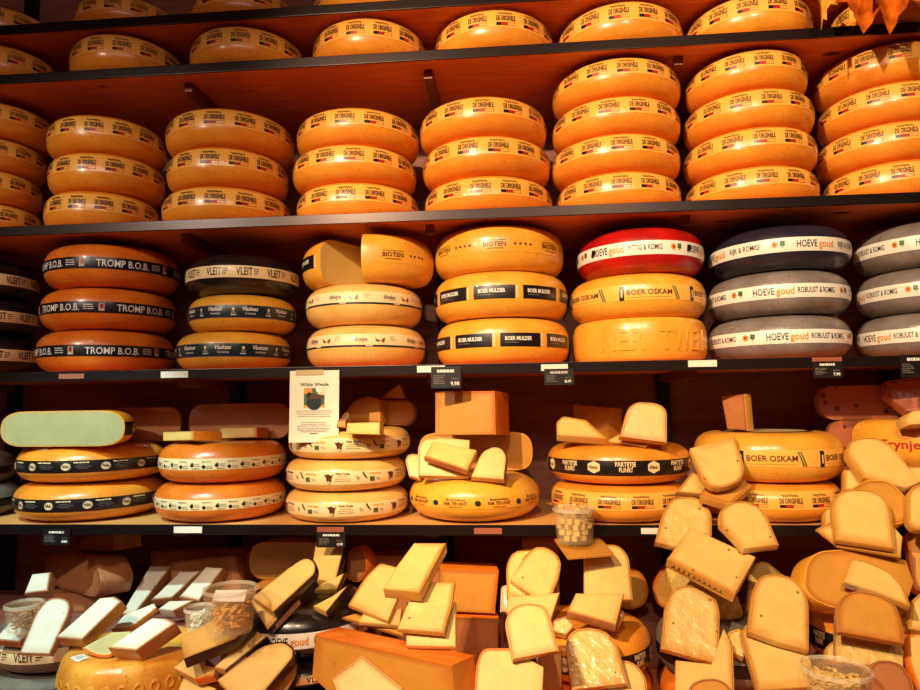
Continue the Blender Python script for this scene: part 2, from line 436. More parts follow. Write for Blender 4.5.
pp = hoeve('PITTIG & ROMIG', .088)
pp.poly([(-.138, -.008), (-.134, .010), (-.130, .006), (-.122, .008), (-.119, -.002), (-.124, -.004), (-.126, -.013), (-.129, -.005), (-.133, -.012)], 'ink')
KIND['waxred'] = Kind('red', h=.110, e=.066, n=2.4, pr=pp, reps=4, band=HB)
KIND['waxblackband'] = Kind('black', h=.108, e=.07, n=2.4, pr=hoeve('PITTIG & ROMIG', .088), reps=4, band=HB)
p = P(); p.text('BOER OSKAM', .006, -.004, .0135, 'inkbrown', 2, .016, .112); p.rect(-.068, -.056, -.018, .019, 'ink', 2); p.rect(-.064, -.060, -.010, .010, 'cream', 3)
for d in (0, .006):
    rv, rf = ribbon([(.064+d+.012*i/6, .018-.034*i/6) for i in range(7)], .0036); p.raw(rv, rf, 'inkgreen', 2)
p.rect(-.05, .06, -.0115, -.0105, 'inkorange', 2)
KIND['oskam'] = Kind('amber', h=.118, e=.065, n=2.6, pr=p, reps=6, band=[(-.018, .022, 'yellowband', 1)])
def emboss(K):
    mb = MB(); vs = []; fs = []
    for i in range(88):
        a = 2*pi*i/88
        for j in range(9):
            v = -.044+.088*j/8; r = K.rad(v)+.0003; vs.append((r*cos(a), r*sin(a), v+K.h/2))
    for i in range(88):
        for j in range(8): fs.append((i*9+j, (i+1) % 88*9+j, (i+1) % 88*9+j+1, i*9+j+1))
    mb.add(vs, fs, K.rind)
    for k in range(2):
        for t, x in (('NER', -.085), ('TWEN', .085)):
            vs, fs, w = text2d(t, .02); cap = .056; kx = .115/w if len(t) == 3 else .15/w
            n = len(vs); V = []
            for off in (-.002, .0030):
                for q in vs:
                    s_ = x+q[0]*kx+k*pi*K.R; v = q[1]*cap-.028; a = -pi/2+s_/K.R; r = K.rad(v)+off
                    V.append((r*cos(a), r*sin(a), v+K.h/2))
            Fs = [tuple(i+n for i in f) for f in fs]
            cnt = {}
            for f in fs:
                for i in range(len(f)): cnt[(f[i], f[(i+1) % len(f)])] = 1
            for (i, j) in cnt:
                if (j, i) not in cnt: Fs.append((i, j, j+n, i+n))
            mb.add(V, Fs, K.rind)
    o = mb.build('embossed_lettering', None, 30); d = o.data; bpy.data.objects.remove(o); return d
KIND['twente'] = Kind('amber', h=.116, e=.022, n=2.6, emboss=emboss)
def emboss2(K):
    mb = MB()
    for i in range(30):
        a = 2*pi*i/30
        for dx in (0,):
            vs = []; fs = []
            for j in range(13):
                t = 2*pi*j/12
                for rr, off in ((.9, .0005), (.62, .0028), (.35, .0005)):
                    s_ = a*K.R+.016*rr*cos(t); v = .008+.017*rr*sin(t); aa = s_/K.R; r = K.rad(v)+off; vs.append((r*cos(aa), r*sin(aa), v+K.h/2))
            for j in range(12):
                for k in range(2): q = 3*j+k; fs.append((q, q+1, q+4, q+3))
            mb.add(vs, fs, K.rind)
    o = mb.build('embossed_lettering', None, 40); d = o.data; bpy.data.objects.remove(o); return d
KIND['embossed'] = Kind('straw', h=.115, e=.04, n=2.8, emboss=emboss2)
p = P(); 
p.disc(-.024, -.002, .0125, 'inkgrey', 2, 18); p.disc(-.024, -.002, .0105, 'cream', 3, 18); p.squiggle(-.032, -.016, -.002, .006, 3, .002, 'inkbrown', 4, 2)
p.lines(-.006, .040, .010, 1, .005, .0034, 'cream', 2, 7, False); p.lines(-.004, .036, .003, 3, .005, .0014, 'inkgrey', 2, 8)
KIND['medal'] = Kind('orange', R=.19, h=.110, e=.075, n=2.5, pr=p, reps=13, band=[(-.020, .016, 'ink', 1)])
p = P(); p.disc(-.012, -.001, .005, 'ink', 2, 9); p.disc(-.0105, .004, .003, 'inkgreen', 3, 7); p.lines(-.005, .014, .002, 2, .005, .0016, 'inkgrey', 2, 3, False); p.lines(-.016, .012, -.010, 1, .005, .0018, 'inkbrown', 2, 4)
p.disc(.020, -.005, .005, 'ink', 2, 9); p.lines(.027, .044, -.004, 2, .005, .0016, 'inkgrey', 2, 5, False); p.lines(.014, .040, .009, 1, .005, .0018, 'inkbrown', 2, 6)
KIND['dotband'] = Kind('orange2', h=.112, e=.065, n=2.5, pr=p, reps=17, band=[(-.014, .017, 'cream', 1)])
p = P()
p.text('Wilde Weide', -.035, .006, .0062, 'inkbrown', 2, .02, .040); p.lines(-.056, -.012, .001, 3, .0055, .0013, 'inkbrown', 2, 4)
p.poly([(-.088, .010), (-.082, .006), (-.074, .009), (-.066, .004), (-.060, .009), (-.064, -.001), (-.066, -.012), (-.071, -.018), (-.078, -.015), (-.080, -.002)], 'inkbrown')
p.disc(-.073, -.014, .0045, 'paperpink', 3)
p.squiggle(.002, .012, -.002, .008, 2, .0014, 'inkgrey', 2, 3); p.poly([(.020, .012), (.025, .010), (.036, -.006), (.030, -.004), (.024, .002)], 'inkbrown'); p.disc(.0225, .0105, .003, 'inkred', 3)
p.rect(.042, .056, -.013, -.001, 'inkgreen', 2); p.text('Wilde Weide', .058, .005, .0058, 'inkorange', 2, .02, .034); p.squiggle(.062, .074, -.007, .004, 2, .0012, 'inkgrey', 2, 5)
KIND['wilde'] = Kind('pale', h=.086, e=.06, n=2.5, pr=p, reps=6, band=[(-.021, .0155, 'cream', 1)])
p = P(); p.text('Boerenkaas', 0, .006, .0075, 'inkbrown', 2, .01, .050); p.text('FAM. TEN HOET', 0, -.006, .0095, 'inkbrown', 2, .02, .062); p.lines(-.018, .018, -.012, 1, .005, .0022, 'inkred', 2, 6)
p.disc(.056, -.001, .0078, 'teal', 2)
KIND['fam'] = Kind('amber', h=.130, e=.085, n=2.2, pr=p, reps=10, band=[(-.018, .018, 'amber', 1)])
p = P(); p.text('PARTIJTJE', -.035, .001, .012, 'cream', 2, .03, .050); p.text('FLINK!', -.035, -.014, .012, 'cream', 2, .03, .032)
p.disc(.036, -.002, .018, 'cream', 2, 6, .017, pi/6); p.text('Flink', .036, -.006, .008, 'inkbrown', 3, .02, .022)
KIND['bandhex'] = Kind('orange', R=.19, h=.108, e=.075, n=2.6, pr=p, reps=8, band=[(-.025, .016, 'ink', 1)])
p = P(); p.text('Frynjetaler', .085, -.010, .022, 'inkred', 2, .02, .15)
KIND['redtext'] = Kind('amber', R=.18, h=.12, e=.06, n=2.6, pr=p, reps=5, band=[(-.018, .018, 'amber', 1)])
KIND['mottled'] = Kind('mould', h=.10, e=.06, n=2.5, band=[(-.018, .008, 'ink', 1)])
KIND['plainorange'] = Kind('orange2', h=.11, e=.06, n=2.5)
KIND['plainbrown'] = Kind('brown', h=.11, e=.05, n=2.6)
KIND['plainamber'] = Kind('amber', h=.11, e=.05, n=2.6)
def top_sticker(root, kind, ang, r, w, d, mat='white', name='paper_sticker'):
    """a small paper stuck on the shoulder of a wheel, following its curve"""
    K = KIND[kind]; a0 = radians(ang); mb = MB(); vs = []; fs = []
    for i in range(7):
        for j in range(5):
            a = a0+(i/6-.5)*w/r; rr = r+(j/4-.5)*d; vs.append((rr*cos(a), rr*sin(a), K.topz(rr)+K.h/2+.0012))
    for i in range(6):
        for j in range(4): q = i*5+j; fs.append((q, q+1, q+6, q+5))
    mb.add(vs, [f[::-1] for f in fs], mat)
    for l in range(3):
        j0 = .25+.2*l; ww = .3
        v2 = []
        for i in range(5):
            for q in (j0, j0+.07):
                a = a0+((i/4-.5)*ww*2)*w/r*.8; rr = r+(q-.5)*d; v2.append((rr*cos(a), rr*sin(a), K.topz(rr)+K.h/2+.0018))
        mb.add(v2, [(2*i, 2*i+2, 2*i+3, 2*i+1) for i in range(4)], 'inkgrey')
    o = mb.build(name, root, 30); o['label'] = 'small white paper price sticker'; return o
# ------------------------------------------------------------------ the setting
def struct(name, x0, x1, y0, y1, z0, z1, mat):
    mb = MB(); mb.box(x0, x1, y0, y1, z0, z1, mat); o = mb.build(name, None, 0); o['kind'] = 'structure'; return o
XL, XR, YB = -2.5, 2.2, 2.13
struct('floor', -3.3, 3.0, -2.6, YB+.1, -.1, 0, 'floor')
struct('ceiling', -3.3, 3.0, -2.6, YB+.1, 3.25, 3.35, 'shop')
struct('wall_back', -3.3, 3.0, YB, YB+.1, 0, 3.25, 'wallwood')
struct('wall_left', -3.4, -3.3, -2.6, YB+.1, 0, 3.25, 'shop')
struct('wall_right', 3.0, 3.1, -2.6, YB+.1, 0, 3.25, 'shop')
struct('wall_front', -3.4, 3.1, -2.7, -2.6, 0, 3.25, 'shop')
ZS = dict(A=2.529, B=2.384, C=1.950, D=1.550, E=1.150, F=.750)
YF = 1.69
BX = [at(x, 236, 1.76).x for x in (-70, 186, 430, 686)]
BX.append(BX[3]+(BX[3]-BX[2]))
def shelf(key, label, y0=YF, top='shelfwood', brk=True):
    z = ZS[key]; t = .018
    root = empty('display_shelf', Matrix.Translation((0, y0, z-t))); tag(root, label, 'shelf', 'shelves of the cheese wall')
    iv = root.matrix_world.inverted()
    mb = MB(); mb.box(XL, XR, .004, YB-.001-y0, 0, t-.0005, top); mb.build('board', root, 0)
    mb = MB(); mb.box(XL, XR, -.002, .0038, t-.026, t, 'strip', .001); mb.build('front_strip', root, 0)
    if brk:
        for i, x in enumerate(BX):
            if key == 'B' and i == 4: continue
            back = .082 if (key, i) in (('B', 3), ('C', 2), ('C', 3), ('B', 0), ('C', 4), ('B', 4)) else YB-.03-y0
            mb = MB(); mb.box(x-.012, x+.012, .065, back, -.026, -.0006, 'steel', .002); mb.build('bracket', root, 0)
    regbox(XL, XR, y0-.002, YB, z-.026, z, 'shelf')
    return root
shelf('A', 'topmost dark-edged wooden shelf, close above a single layer of orange wheels', brk=False)
shelf('B', 'wooden shelf on steel brackets carrying a single layer of orange wheels')
shelf('C', 'wooden shelf carrying eight tall stacks of orange label-printed wheels')
shelf('D', 'wooden shelf carrying black, red, navy and grey waxed wheels, with paper notice hung on it')
shelf('E', 'pale-topped shelf with half wheels and blocks lying on the stacked wheels', top='topwood')
shelf('F', 'lowest deep shelf under the heap of cut cheese', y0=1.10, brk=False)
for i, x in enumerate(BX):
    mb = MB(); mb.box(x-.02, x+.02, YB-.028, YB-.001, .0, 3.2, 'strip', .003); o = mb.build('shelf_upright', None, 0)
    tag(o, 'dark steel shelf upright on the back wall, carrying the brackets', 'upright', 'shelf uprights')
# ------------------------------------------------------------------ stacks of wheels
RNG = random.Random(11)
def stack(key, kinds, ext, hs, ys, labels, group, margin=.012, rots=None, base=None, yf=None):
    z = ZS[key] if base is None else base; out = []
    for i, k in enumerate(kinds):
        r = RNG.uniform(0, 2*pi) if rots is None or rots[i] is None else radians(rots[i])
        y = (yf or YF)+margin+RNG.uniform(0, .008)
        out.append(wheel_px(k, ext[i][0], ext[i][1], ys[i], y, z+.0008, hs[i], r, labels[i], group))
        z += hs[i]+.0012
    return out
ORD = {3: ['bottom', 'middle', 'topmost'], 4: ['bottom', 'second from bottom', 'second from top', 'topmost'], 2: ['lower', 'upper']}
g0 = 'orange wheels on the topmost shelf'
for (a, b), d in zip([(-55, 66), (73, 186), (188, 305), (312, 428)], ['cut off by the picture corner', 'second from the dark corner', 'third from the dark corner', 'barely showing above the dark shelf edge']):
    wheel_px('original', a, b, -8, YF+.014, ZS['A']+.0008, .100, RNG.uniform(0, 6), 'dim orange wheel on the topmost shelf, '+d, g0)
g1 = 'single orange wheels on the narrow upper shelf'
w1 = ['first at the dim end', 'second from the dim end', 'third from the dim end', 'fourth from the dim end', 'right of the shelf bracket at the middle', 'above the first stack of four', 'third from the autumn leaves end', 'half hidden by the autumn leaves']
for (a, b, h), d in zip([(-50, 63, .108), (70, 187, .114), (190, 307, .114), (313, 427, .114), (435, 553, .115), (557, 683, .115), (684, 814, .115), (827, 962, .115)], w1):
    wheel_px('original', a, b, 40, YF-.012, ZS['B']+.0008, h, RNG.uniform(0, 6), 'orange printed wheel alone on the upper shelf, '+d, g1)
R2 = [([(-73, 46), (-74, 45), (-70, 50), (-60, 59)], .097, 'edge stack above the black waxed wheels'),
      ([(44, 161), (48, 167), (47, 168)], .109, 'stack above the black-banded wheels'),
      ([(162, 292), (167, 289), (166, 295)], .110, 'stack above the single small black wheel'),
      ([(297, 419), (293, 416), (297, 419)], .104, 'stack above the two cut wheel pieces'),
      ([(425, 552), (423, 550), (420, 546)], .107, 'stack above the black rectangle labels'),
      ([(557, 681), (551, 680), (552, 680), (552, 680)], .1015, 'stack above the red waxed wheel'),
      ([(685, 820), (683, 818), (683, 815), (684, 808)], .1015, 'stack above the navy waxed wheel'),
      ([(822, 966), (815, 962), (816, 962), (812, 958)], .1015, 'stack under the autumn leaves')]
for ext, h, d in R2:
    n = len(ext); ys = [195-38*i for i in range(n)]
    stack('C', ['original']*n, ext, [h]*n, ys, ['%s orange printed wheel of the %s' % (ORD[n][i], d) for i in range(n)], 'stacked orange wheels on the second shelf')
# shelf D
stack('D', ['waxblack']*3, [(-88, 44), (-86, 41), (-90, 40)], [.112, .108, .108], [355, 320, 285], ['%s black waxed wheel with pale band, at the picture edge' % o for o in ORD[3]], 'black waxed wheels at the edge')
stack('D', ['bandblack']*3, [(35, 175), (39, 177), (43, 180)], [.118, .118, .122], [350, 312, 270], ['%s orange wheel with wide black lettered band, beside the black wheels' % o for o in ORD[3]], 'orange wheels with black bands', rots=[32, -18, 35])
stack('D', ['bandteal', 'bandteal', 'waxblack'], [(176, 291), (188, 296), (185, 299)], [.104, .100, .110], [350, 318, 285], ['lower amber wheel with dark teal band, under its twin', 'amber wheel with dark teal band, under the small black wheel', 'black waxed wheel with pale band, topmost on two teal-banded wheels'], 'teal-banded stack with black top')
sk = stack('D', ['bandcream']*2, [(307, 425), (306, 422)], [.112, .112], [345, 308], ['lower pale wheel with cream band, under its twin', 'pale wheel with cream band, carrying two cut pieces'], 'cream-banded wheels')
stack('D', ['rectlabel', 'rectlabel', 'stars'], [(437, 569), (435, 567), (435, 563)], [.1225, .1225, .1245], [340, 292, 245], ['bottom amber wheel with black rectangle labels', 'middle amber wheel with black rectangle labels', 'amber wheel printed with dots and thin lettering, on the rectangle-labelled wheels'], 'amber wheels with printed sides', rots=[8, -12, 2])
stack('D', ['twente', 'oskam', 'waxred'], [(573, 707), (570, 706), (577, 704)], [.112, .117, .120], [340, 300, 257], ['straight-sided amber wheel with embossed letters, under two others', 'amber wheel with serif lettering and black blocks, under the red wheel', 'red waxed wheel with white band'], 'red wheel and two amber ones below', rots=[4, -15, -16])
stack('D', ['waxgrey', 'waxgrey', 'waxnavy'], [(707, 852), (707, 851), (708, 852)], [.112, .114, .116], [335, 292, 255], ['bottom grey waxed wheel with white band, under the navy wheel', 'middle grey waxed wheel with torn white band, under the navy wheel', 'navy waxed wheel with white band, on two grey ones'], 'navy and grey waxed wheels', rots=[10, 0, 32])
stack('D', ['waxgrey']*3, [(856, 1003), (855, 1002), (852, 1000)], [.112, .114, .116], [335, 292, 255], ['%s grey waxed wheel of the stack cut off by the picture edge' % o for o in ORD[3]], 'grey waxed wheels at the edge', rots=[40, 12, 4])
# shelf E
stack('E', ['mottled']*2, [(-112, 20), (-112, 17)], [.090, .085], [505, 470], ['lower grey mottled wheel with black band, at the picture edge', 'upper grey mottled wheel with black band, at the picture edge'], 'grey mottled wheels', margin=-.02)
md = stack('E', ['medal']*2, [(12, 166), (15, 168)], [.100, .098], [505, 467], ['lower orange wheel with black medallion band', 'upper orange wheel with black medallion band and paper sticker'], 'medallion-banded wheels', rots=[5, -12], margin=-.02)
top_sticker(md[1], 'medal', 262, .150, .052, .034)
db = stack('E', ['dotband']*2, [(154, 286), (158, 286)], [.098, .104], [503, 463], ['lower deep orange wheel with dotted cream band', 'upper deep orange wheel with dotted cream band, carrying small pale blocks'], 'dotted-band wheels', margin=-.02)
stack('E', ['wilde']*3, [(286, 408), (286, 406), (289, 410)], [.078, .080, .078], [507, 478, 450], ['bottom pale wheel with cow and bird band', 'middle pale wheel with cow and bird band', 'top pale wheel with cow and bird band, behind the paper notice'], 'cow-banded wheels', rots=[10, 8, 14], margin=-.02)
stack('E', ['fam'], [(410, 540)], [.112], [505], ['amber wheel with dark dots and red print, alone under cut pieces'], None, margin=-.035)
stack('E', ['original', 'bandhex'], [(551, 690), (548, 691)], [.090, .098], [497, 465], ['orange printed wheel under the black hexagon-banded wheel', 'orange wheel with black hexagon-patterned band'], 'hexagon-banded stack', rots=[8, 4], margin=-.02)
ok = stack('E', ['original', 'oskam'], [(698, 843), (694, 845)], [.093, .122], [500, 460], ['orange printed wheel under the serif-lettered wheel on the lower shelf', 'amber serif-lettered wheel with pale disc label on top'], 'serif-lettered stack', rots=[-4, 29], margin=-.02)
K = KIND['oskam']; mb = MB()
for r0, r1, mt, zo in ((0, .098, 'cream', .0010), (.098, .112, 'ink', .0012)):
    vs = []; fs = []
    for i in range(48):
        for j in range(4):
            r = r0+(r1-r0)*j/3; a = 2*pi*i/48; vs.append((r*cos(a), r*sin(a), K.topz(r)+K.h/2+zo))
    for i in range(48):
        for j in range(3): fs.append((i*4+j, i*4+j+1, ((i+1) % 48)*4+j+1, ((i+1) % 48)*4+j))
    mb.add(vs, fs, mt)
o = mb.build('top_label', ok[1], 40); o['label'] = 'round pale top label with black ring'
# ------------------------------------------------------------------ cut pieces
def outline(pts):
    """corner list -> dense outline; each point keeps the index of the edge that starts there"""
    n = len(pts); out = []
    for i in range(n):
        p = pts[i]; r = p[2] if len(p) > 2 else 0
        a, b = pts[i-1], pts[(i+1) % n]
        if r <= 0: out.append((p[0], p[1], i)); continue
        da = Vector((a[0]-p[0], a[1]-p[1])); db = Vector((b[0]-p[0], b[1]-p[1]))
        ta = Vector(p[:2])+da.normalized()*min(r, da.length*.48); tb = Vector(p[:2])+db.normalized()*min(r, db.length*.48)
        for k in range(6):
            t = k/5; q = ta*(1-t)**2+Vector(p[:2])*2*t*(1-t)+tb*t*t
            out.append((q.x, q.y, i if k == 5 else ('c', (i-1) % n, i)))
    return out
def inset(P2, d):
    """offset a closed ccw 2-D outline inwards; d gives one distance per edge"""
    n = len(P2); res = []
    for i in range(n):
        p = P2[i]; a = P2[i-1]; b = P2[(i+1) % n]
        e0 = (p-a).normalized(); e1 = (b-p).normalized(); n0 = Vector((-e0.y, e0.x)); n1 = Vector((-e1.y, e1.x))
        d0, d1 = d[i-1], d[i]; det = n0.x*n1.y-n0.y*n1.x
        if abs(det) < .08: res.append(p+(n0*d0+n1*d1)/2)
        else:
            q = Vector(((d0*n1.y-d1*n0.y)/det, (n0.x*d1-n1.x*d0)/det))
            if q.length > 3*max(abs(d0), abs(d1), 1e-9): q = q.normalized()*3*max(abs(d0), abs(d1))
            res.append(p+q)
    return res
PIECES = {}
def hidden(p0, L, ex, ey):
    cc = sum(L, Vector((0, 0)))/len(L); bad = 0; tot = 0; who = ''
    for f in (.3, .6, .88):
        for q in L[::2]:
            w = p0+ex*(cc.x+(q.x-cc.x)*f)+ey*(cc.y+(q.y-cc.y)*f); d = w-CAM; D = d.length; d.normalize(); tot += 1
            for l, h, t, nm in REG:
                if nm == 'shelf' : continue
                r = t.ray_cast(CAM, d, D-.003)
                if r[0] is not None: bad += 1; who = nm; break
    return 'hidden by '+who if bad > .02*tot else None
def pc(key, label, pts, e, a, Y, t, rind=(), rm='gold', pm='paste', name='cheese_wedge', cat='cut cheese', group=None, step=.006, ymin=.95, tw=1.0, search=True, front=True):
    e, a = radians(e), radians(a); n = Vector((sin(a)*cos(e), -cos(a)*cos(e), sin(e)))
    ex = Vector((0, 0, 1)).cross(n).normalized(); ey = n.cross(ex)
    D = outline(pts); cx = sum(q[0] for q in pts)/len(pts); cy = sum(q[1] for q in pts)/len(pts)
    def lay(Yc):
        p0 = at(cx, cy, Yc); L = []
        for x, y, k in D:
            d = ray(x, y); s = (p0-CAM).dot(n)/d.dot(n); v = CAM+d*s-p0; L.append(Vector((v.dot(ex), v.dot(ey))))
        return p0, L
    def solid(p0, L):
        cc = sum(L, Vector((0, 0)))/len(L)
        vs = [p0+ex*q.x+ey*q.y+n*.001 for q in L]+[p0+ex*(cc.x+(q.x-cc.x)*tw)+ey*(cc.y+(q.y-cc.y)*tw)-n*(t+.001) for q in L]; m = len(L)
        fs = [tuple(range(m)), tuple(range(2*m-1, m-1, -1))]+[(i, (i+1) % m, (i+1) % m+m, i+m) for i in range(m)]
        return vs, fs
    Yc = Y; p0, L = lay(Yc); hit = lasthit = ''
    if search:
        while Yc > ymin:
            p0, L = lay(Yc); hit = hits(*solid(p0, L)) or (front and hidden(p0, L, ex, ey))
            if not hit: break
            lasthit = hit
            Yc -= step
        else: print('NOFIT', key, hit)
    reg(*solid(p0, L), key)
    PIECES[key] = (Yc, p0.z)
    flags = []
    for x, y, k in D:
        flags.append((k in rind) if not isinstance(k, tuple) else (k[1] in rind or k[2] in rind))
    area = sum(L[i-1].x*L[i].y-L[i].x*L[i-1].y for i in range(len(L)))
    if area < 0:
        L = L[::-1]; flags = flags[::-1]; flags = flags[1:]+flags[:1]
    m = len(L); cc = sum(L, Vector((0, 0)))/m
    M4 = Matrix(((ex.x, ey.x, n.x, p0.x), (ex.y, ey.y, n.y, p0.y), (ex.z, ey.z, n.z, p0.z), (0, 0, 0, 1)))
    w = .0026
    I = inset(L, [w if f else 0 for f in flags]) if any(flags) else L
    ch = .0016; J = inset(I, [ch]*m)
    def bk(q): return cc+(q-cc)*tw
    vf = [1.0 if flags[i] or flags[i-1] else .35 for i in range(m)]
    mb = MB()
    rings = [([bk(q) for q in I], -t+ch, vf), (I, -ch, vf), (J, .0004, vf), ([cc+(q-cc)*.80 for q in J], .0006, [0]*m)]
    vs = []; at_ = []
    for R_, z, f in rings:
        vs += [(q.x, q.y, z) for q in R_]; at_ += f
    fs = []
    for k in range(3):
        for i in range(m): j = (i+1) % m; fs.append((k*m+i, k*m+j, (k+1)*m+j, (k+1)*m+i))
    vs += [(bk(q).x, bk(q).y, -t) for q in J]; at_ += vf; b0 = 4*m
    for i in range(m): j = (i+1) % m; fs.append((b0+i, b0+j, j, i))
    fs.append(tuple(range(3*m, 4*m))); fs.append(tuple(range(b0+m-1, b0-1, -1)))
    mb.add(vs, fs, pm, at_)
    if not any(flags):
        o = mb.build(name, None, 40); o.matrix_world = M4; tag(o, label, cat, group); return o
    root = empty(name, M4); tag(root, label, cat, group)
    mb.build('paste', root, 40)
    mb = MB(); done = [False]*m
    start = next((i for i in range(m) if flags[i] and not flags[i-1]), None)
    runs = []
    if start is None: runs = [(0, m, True)]
    else:
        i = start; c_ = 0
        while c_ < m:
            if flags[i % m]:
                s0 = i
                while flags[i % m] and c_ < m: i += 1; c_ += 1
                runs.append((s0, i-s0, False))
            else: i += 1; c_ += 1
    for s0, cnt, closed in runs:
        idx = [(s0+k) % m for k in range(cnt+(0 if closed else 1))]; vs = []; fs = []
        for i in idx:
            inn = I[i]+(I[i]-L[i])*.15
            o0 = L[i]+(I[i]-L[i])*.35
            vs += [(o0.x, o0.y, .0003), (L[i].x, L[i].y, -.0012), (bk(L[i]).x, bk(L[i]).y, -t+.0008), (bk(inn).x, bk(inn).y, -t-.0003), (inn.x, inn.y, .0003)]
        q = len(idx)
        for k in range(q if closed else q-1):
            k2 = (k+1) % q
            for r in range(5): r2 = (r+1) % 5; fs.append((5*k+r, 5*k+r2, 5*k2+r2, 5*k2+r))
        if not closed: fs.append((0, 1, 2, 3, 4)); fs.append(tuple(5*(q-1)+r for r in (4, 3, 2, 1, 0)))
        mb.add(vs, fs, rm)
    mb.build('rind', root, 40)
    return root
def side_paper(root, pts, e, a, Ykey, i, f0, f1, d0, d1, mat='paperpink', name='paper_label', squig=False):
    """a paper (or pen) mark on the side wall that starts at corner i; fractions run along the edge and down the thickness"""
    Y, _ = PIECES[Ykey]; e, a = radians(e), radians(a); n = Vector((sin(a)*cos(e), -cos(a)*cos(e), sin(e)))
    cx = sum(q[0] for q in pts)/len(pts); cy = sum(q[1] for q in pts)/len(pts); p0 = at(cx, cy, Y)
    def w(q):
        d = ray(q[0], q[1]); return CAM+d*((p0-CAM).dot(n)/d.dot(n))
    A, B = w(pts[i]), w(pts[(i+1) % len(pts)]); out = (B-A).cross(n).normalized()
    if out.dot((A+B)/2-p0) < 0: out = -out
    mb = MB(); inv = root.matrix_world.inverted()
    def q(s, d, l=1): return inv @ (A+(B-A)*s-n*d+out*(.0008*l))
    if squig:
        rr = random.Random(4); pts2 = []; amp = 0
        for k in range(121):
            t_ = k/120
            if k % 12 == 0: amp = rr.uniform(.18, .40)
            pts2.append((f0+(f1-f0)*t_+.022*sin(t_*20*pi), (d0+d1)/2+(d1-d0)*amp*cos(t_*20*pi)))
        for vs, fs, mt in [(*ribbon([(x*.14, y) for x, y in pts2], .0016), mat)]:
            vs = [(x/.14, y) for x, y in vs]
            # ribbon width is laid along the edge fraction only
            mb.add([q(v[0], v[1]) for v in vs], fs, mt)
    else:
        mb.add([q(f0, d0), q(f1, d0), q(f1, d1), q(f0, d1)], [(0, 1, 2, 3)], mat)
        mb.add([q(f0+(f1-f0)*.1, d0+(d1-d0)*.3, 2), q(f1-(f1-f0)*.2, d0+(d1-d0)*.3, 2), q(f1-(f1-f0)*.2, d0+(d1-d0)*.4, 2), q(f0+(f1-f0)*.1, d0+(d1-d0)*.4, 2)], [(0, 1, 2, 3)], 'inkgrey')
    o = mb.build(name, root, 0); o['label'] = 'handwriting on the rind' if squig else 'pale paper label'; return o
def half(key, label, kind, x0, x1, Yc, z, h, a0=0, a1=180, pm='paste_aged', name='half_cheese', cat='half cheese', group=None, band=False):
    p = at((x0+x1)/2, 405, Yc); R = (at(x1, 405, Yc).x-at(x0, 405, Yc).x)/2
    return cut_wheel(name, kind, p.x, Yc, z, R, h, a0, a1, pm, label, group, band)
ZT = lambda *hs: ZS['E']+sum(hs)+.0012*len(hs)+.001
# -- cut halves on the cream-banded wheels (shelf D)
zz = ZS['D']+.226+.003
p = at(367, 270, 1.90); cut_wheel('cheese_piece', 'rectlabel', p.x, 1.905, zz, .185, .128, 172, 239, 'paste', 'cut wheel piece with black label and bare pale cut face', 'cut pieces on the cream-banded wheels', off=215)
p = at(372, 270, 1.86); cut_wheel('cheese_piece', 'stars', p.x, 1.89, zz, .178, .134, 271, 352, 'paste', 'large cut wheel piece printed with dots and lettering, beside the bare cut face', 'cut pieces on the cream-banded wheels', off=308)
# -- shelf E
z1 = ZT(.100, .098)
half('P2', 'dark brown half cheese behind the pale green cut face', 'plainbrown', 92, 181, 1.93, z1, .100, pm='paste_brown')
half('P1', 'half wheel showing a long pale green cut face, on the medallion-banded wheels', 'medal', 1, 125, 1.695, z1, .094, pm='paste_green', band=True)
z2 = ZT(.098, .104)
half('P3', 'brown half cheese lying behind two small pale blocks', 'plainbrown', 189, 290, 1.93, z2, .104, pm='paste_brown')
g = 'small blocks on the dotted-band wheels'
pc('P4', 'small pale block with orange side, at the end of the dotted-band wheel', [(163, 432), (194, 431), (194, 440.5), (163, 441)], 4, -30, 1.84, .085, (1,), pm='paste', rm='orange2', name='cheese_block', group=g)
pc('P5', 'small pale block in front of the brown half cheese', [(220, 428), (257, 427), (257, 437.5), (218, 438.5)], 4, -6, 1.86, .07, (1,), pm='paste', rm='orange2', name='cheese_block', group=g)
g = 'pieces on the cow-banded wheels'
pc('P8', 'rounded brown cheese end on the cow-banded wheels', [(381, 425), (381, 400), (410, 400, 6), (416, 408, 5), (414, 421, 6), (408, 426, 4)], 3, 4, 1.92, .10, (1, 2, 3, 4), 'brown', 'paste_aged', group=g)
pc('P9', 'triangular brown wedge on top of the rounded cheese end', [(378, 399), (400, 383), (406, 399)], 3, 4, 1.93, .08, (0,), 'brown', 'paste_aged', group=g)
pc('P7', 'amber wedge leaning behind a pale slab, on the cow-banded wheels', [(338, 422), (354, 401, 5), (368, 396, 4), (380, 400), (381, 422)], 8, -10, 1.86, .045, (0, 1, 2), 'orange', 'paste_aged', group=g)
pc('P6', 'pale slab in front of the amber wedge, on the cow-banded wheels', [(346, 434), (347, 423), (380, 422), (380, 435)], 4, 0, 1.80, .05, (), pm='paste', group=g)
pc('P10', 'small dark wedge tip beside the paper notice', [(336, 427), (338, 420), (346, 419), (346, 428)], 4, 0, 1.84, .05, (1,), 'brown', 'paste_aged', group=g)
z3 = ZT(.112)
g = 'pieces on the dark-dotted amber wheel'
half('Q2', 'half cheese with rounded amber cut face under the big block', 'plainamber', 418, 531, 1.885, z3, .104, pm='paste_aged')
pc('Q1', 'big square amber block on top of the pile under the price card', [(435, 435.5), (435, 391.5), (495, 391), (496, 435)], 2, -16, 1.93, .12, (1, 2), 'orange2', 'paste_aged', name='cheese_block', group=g)
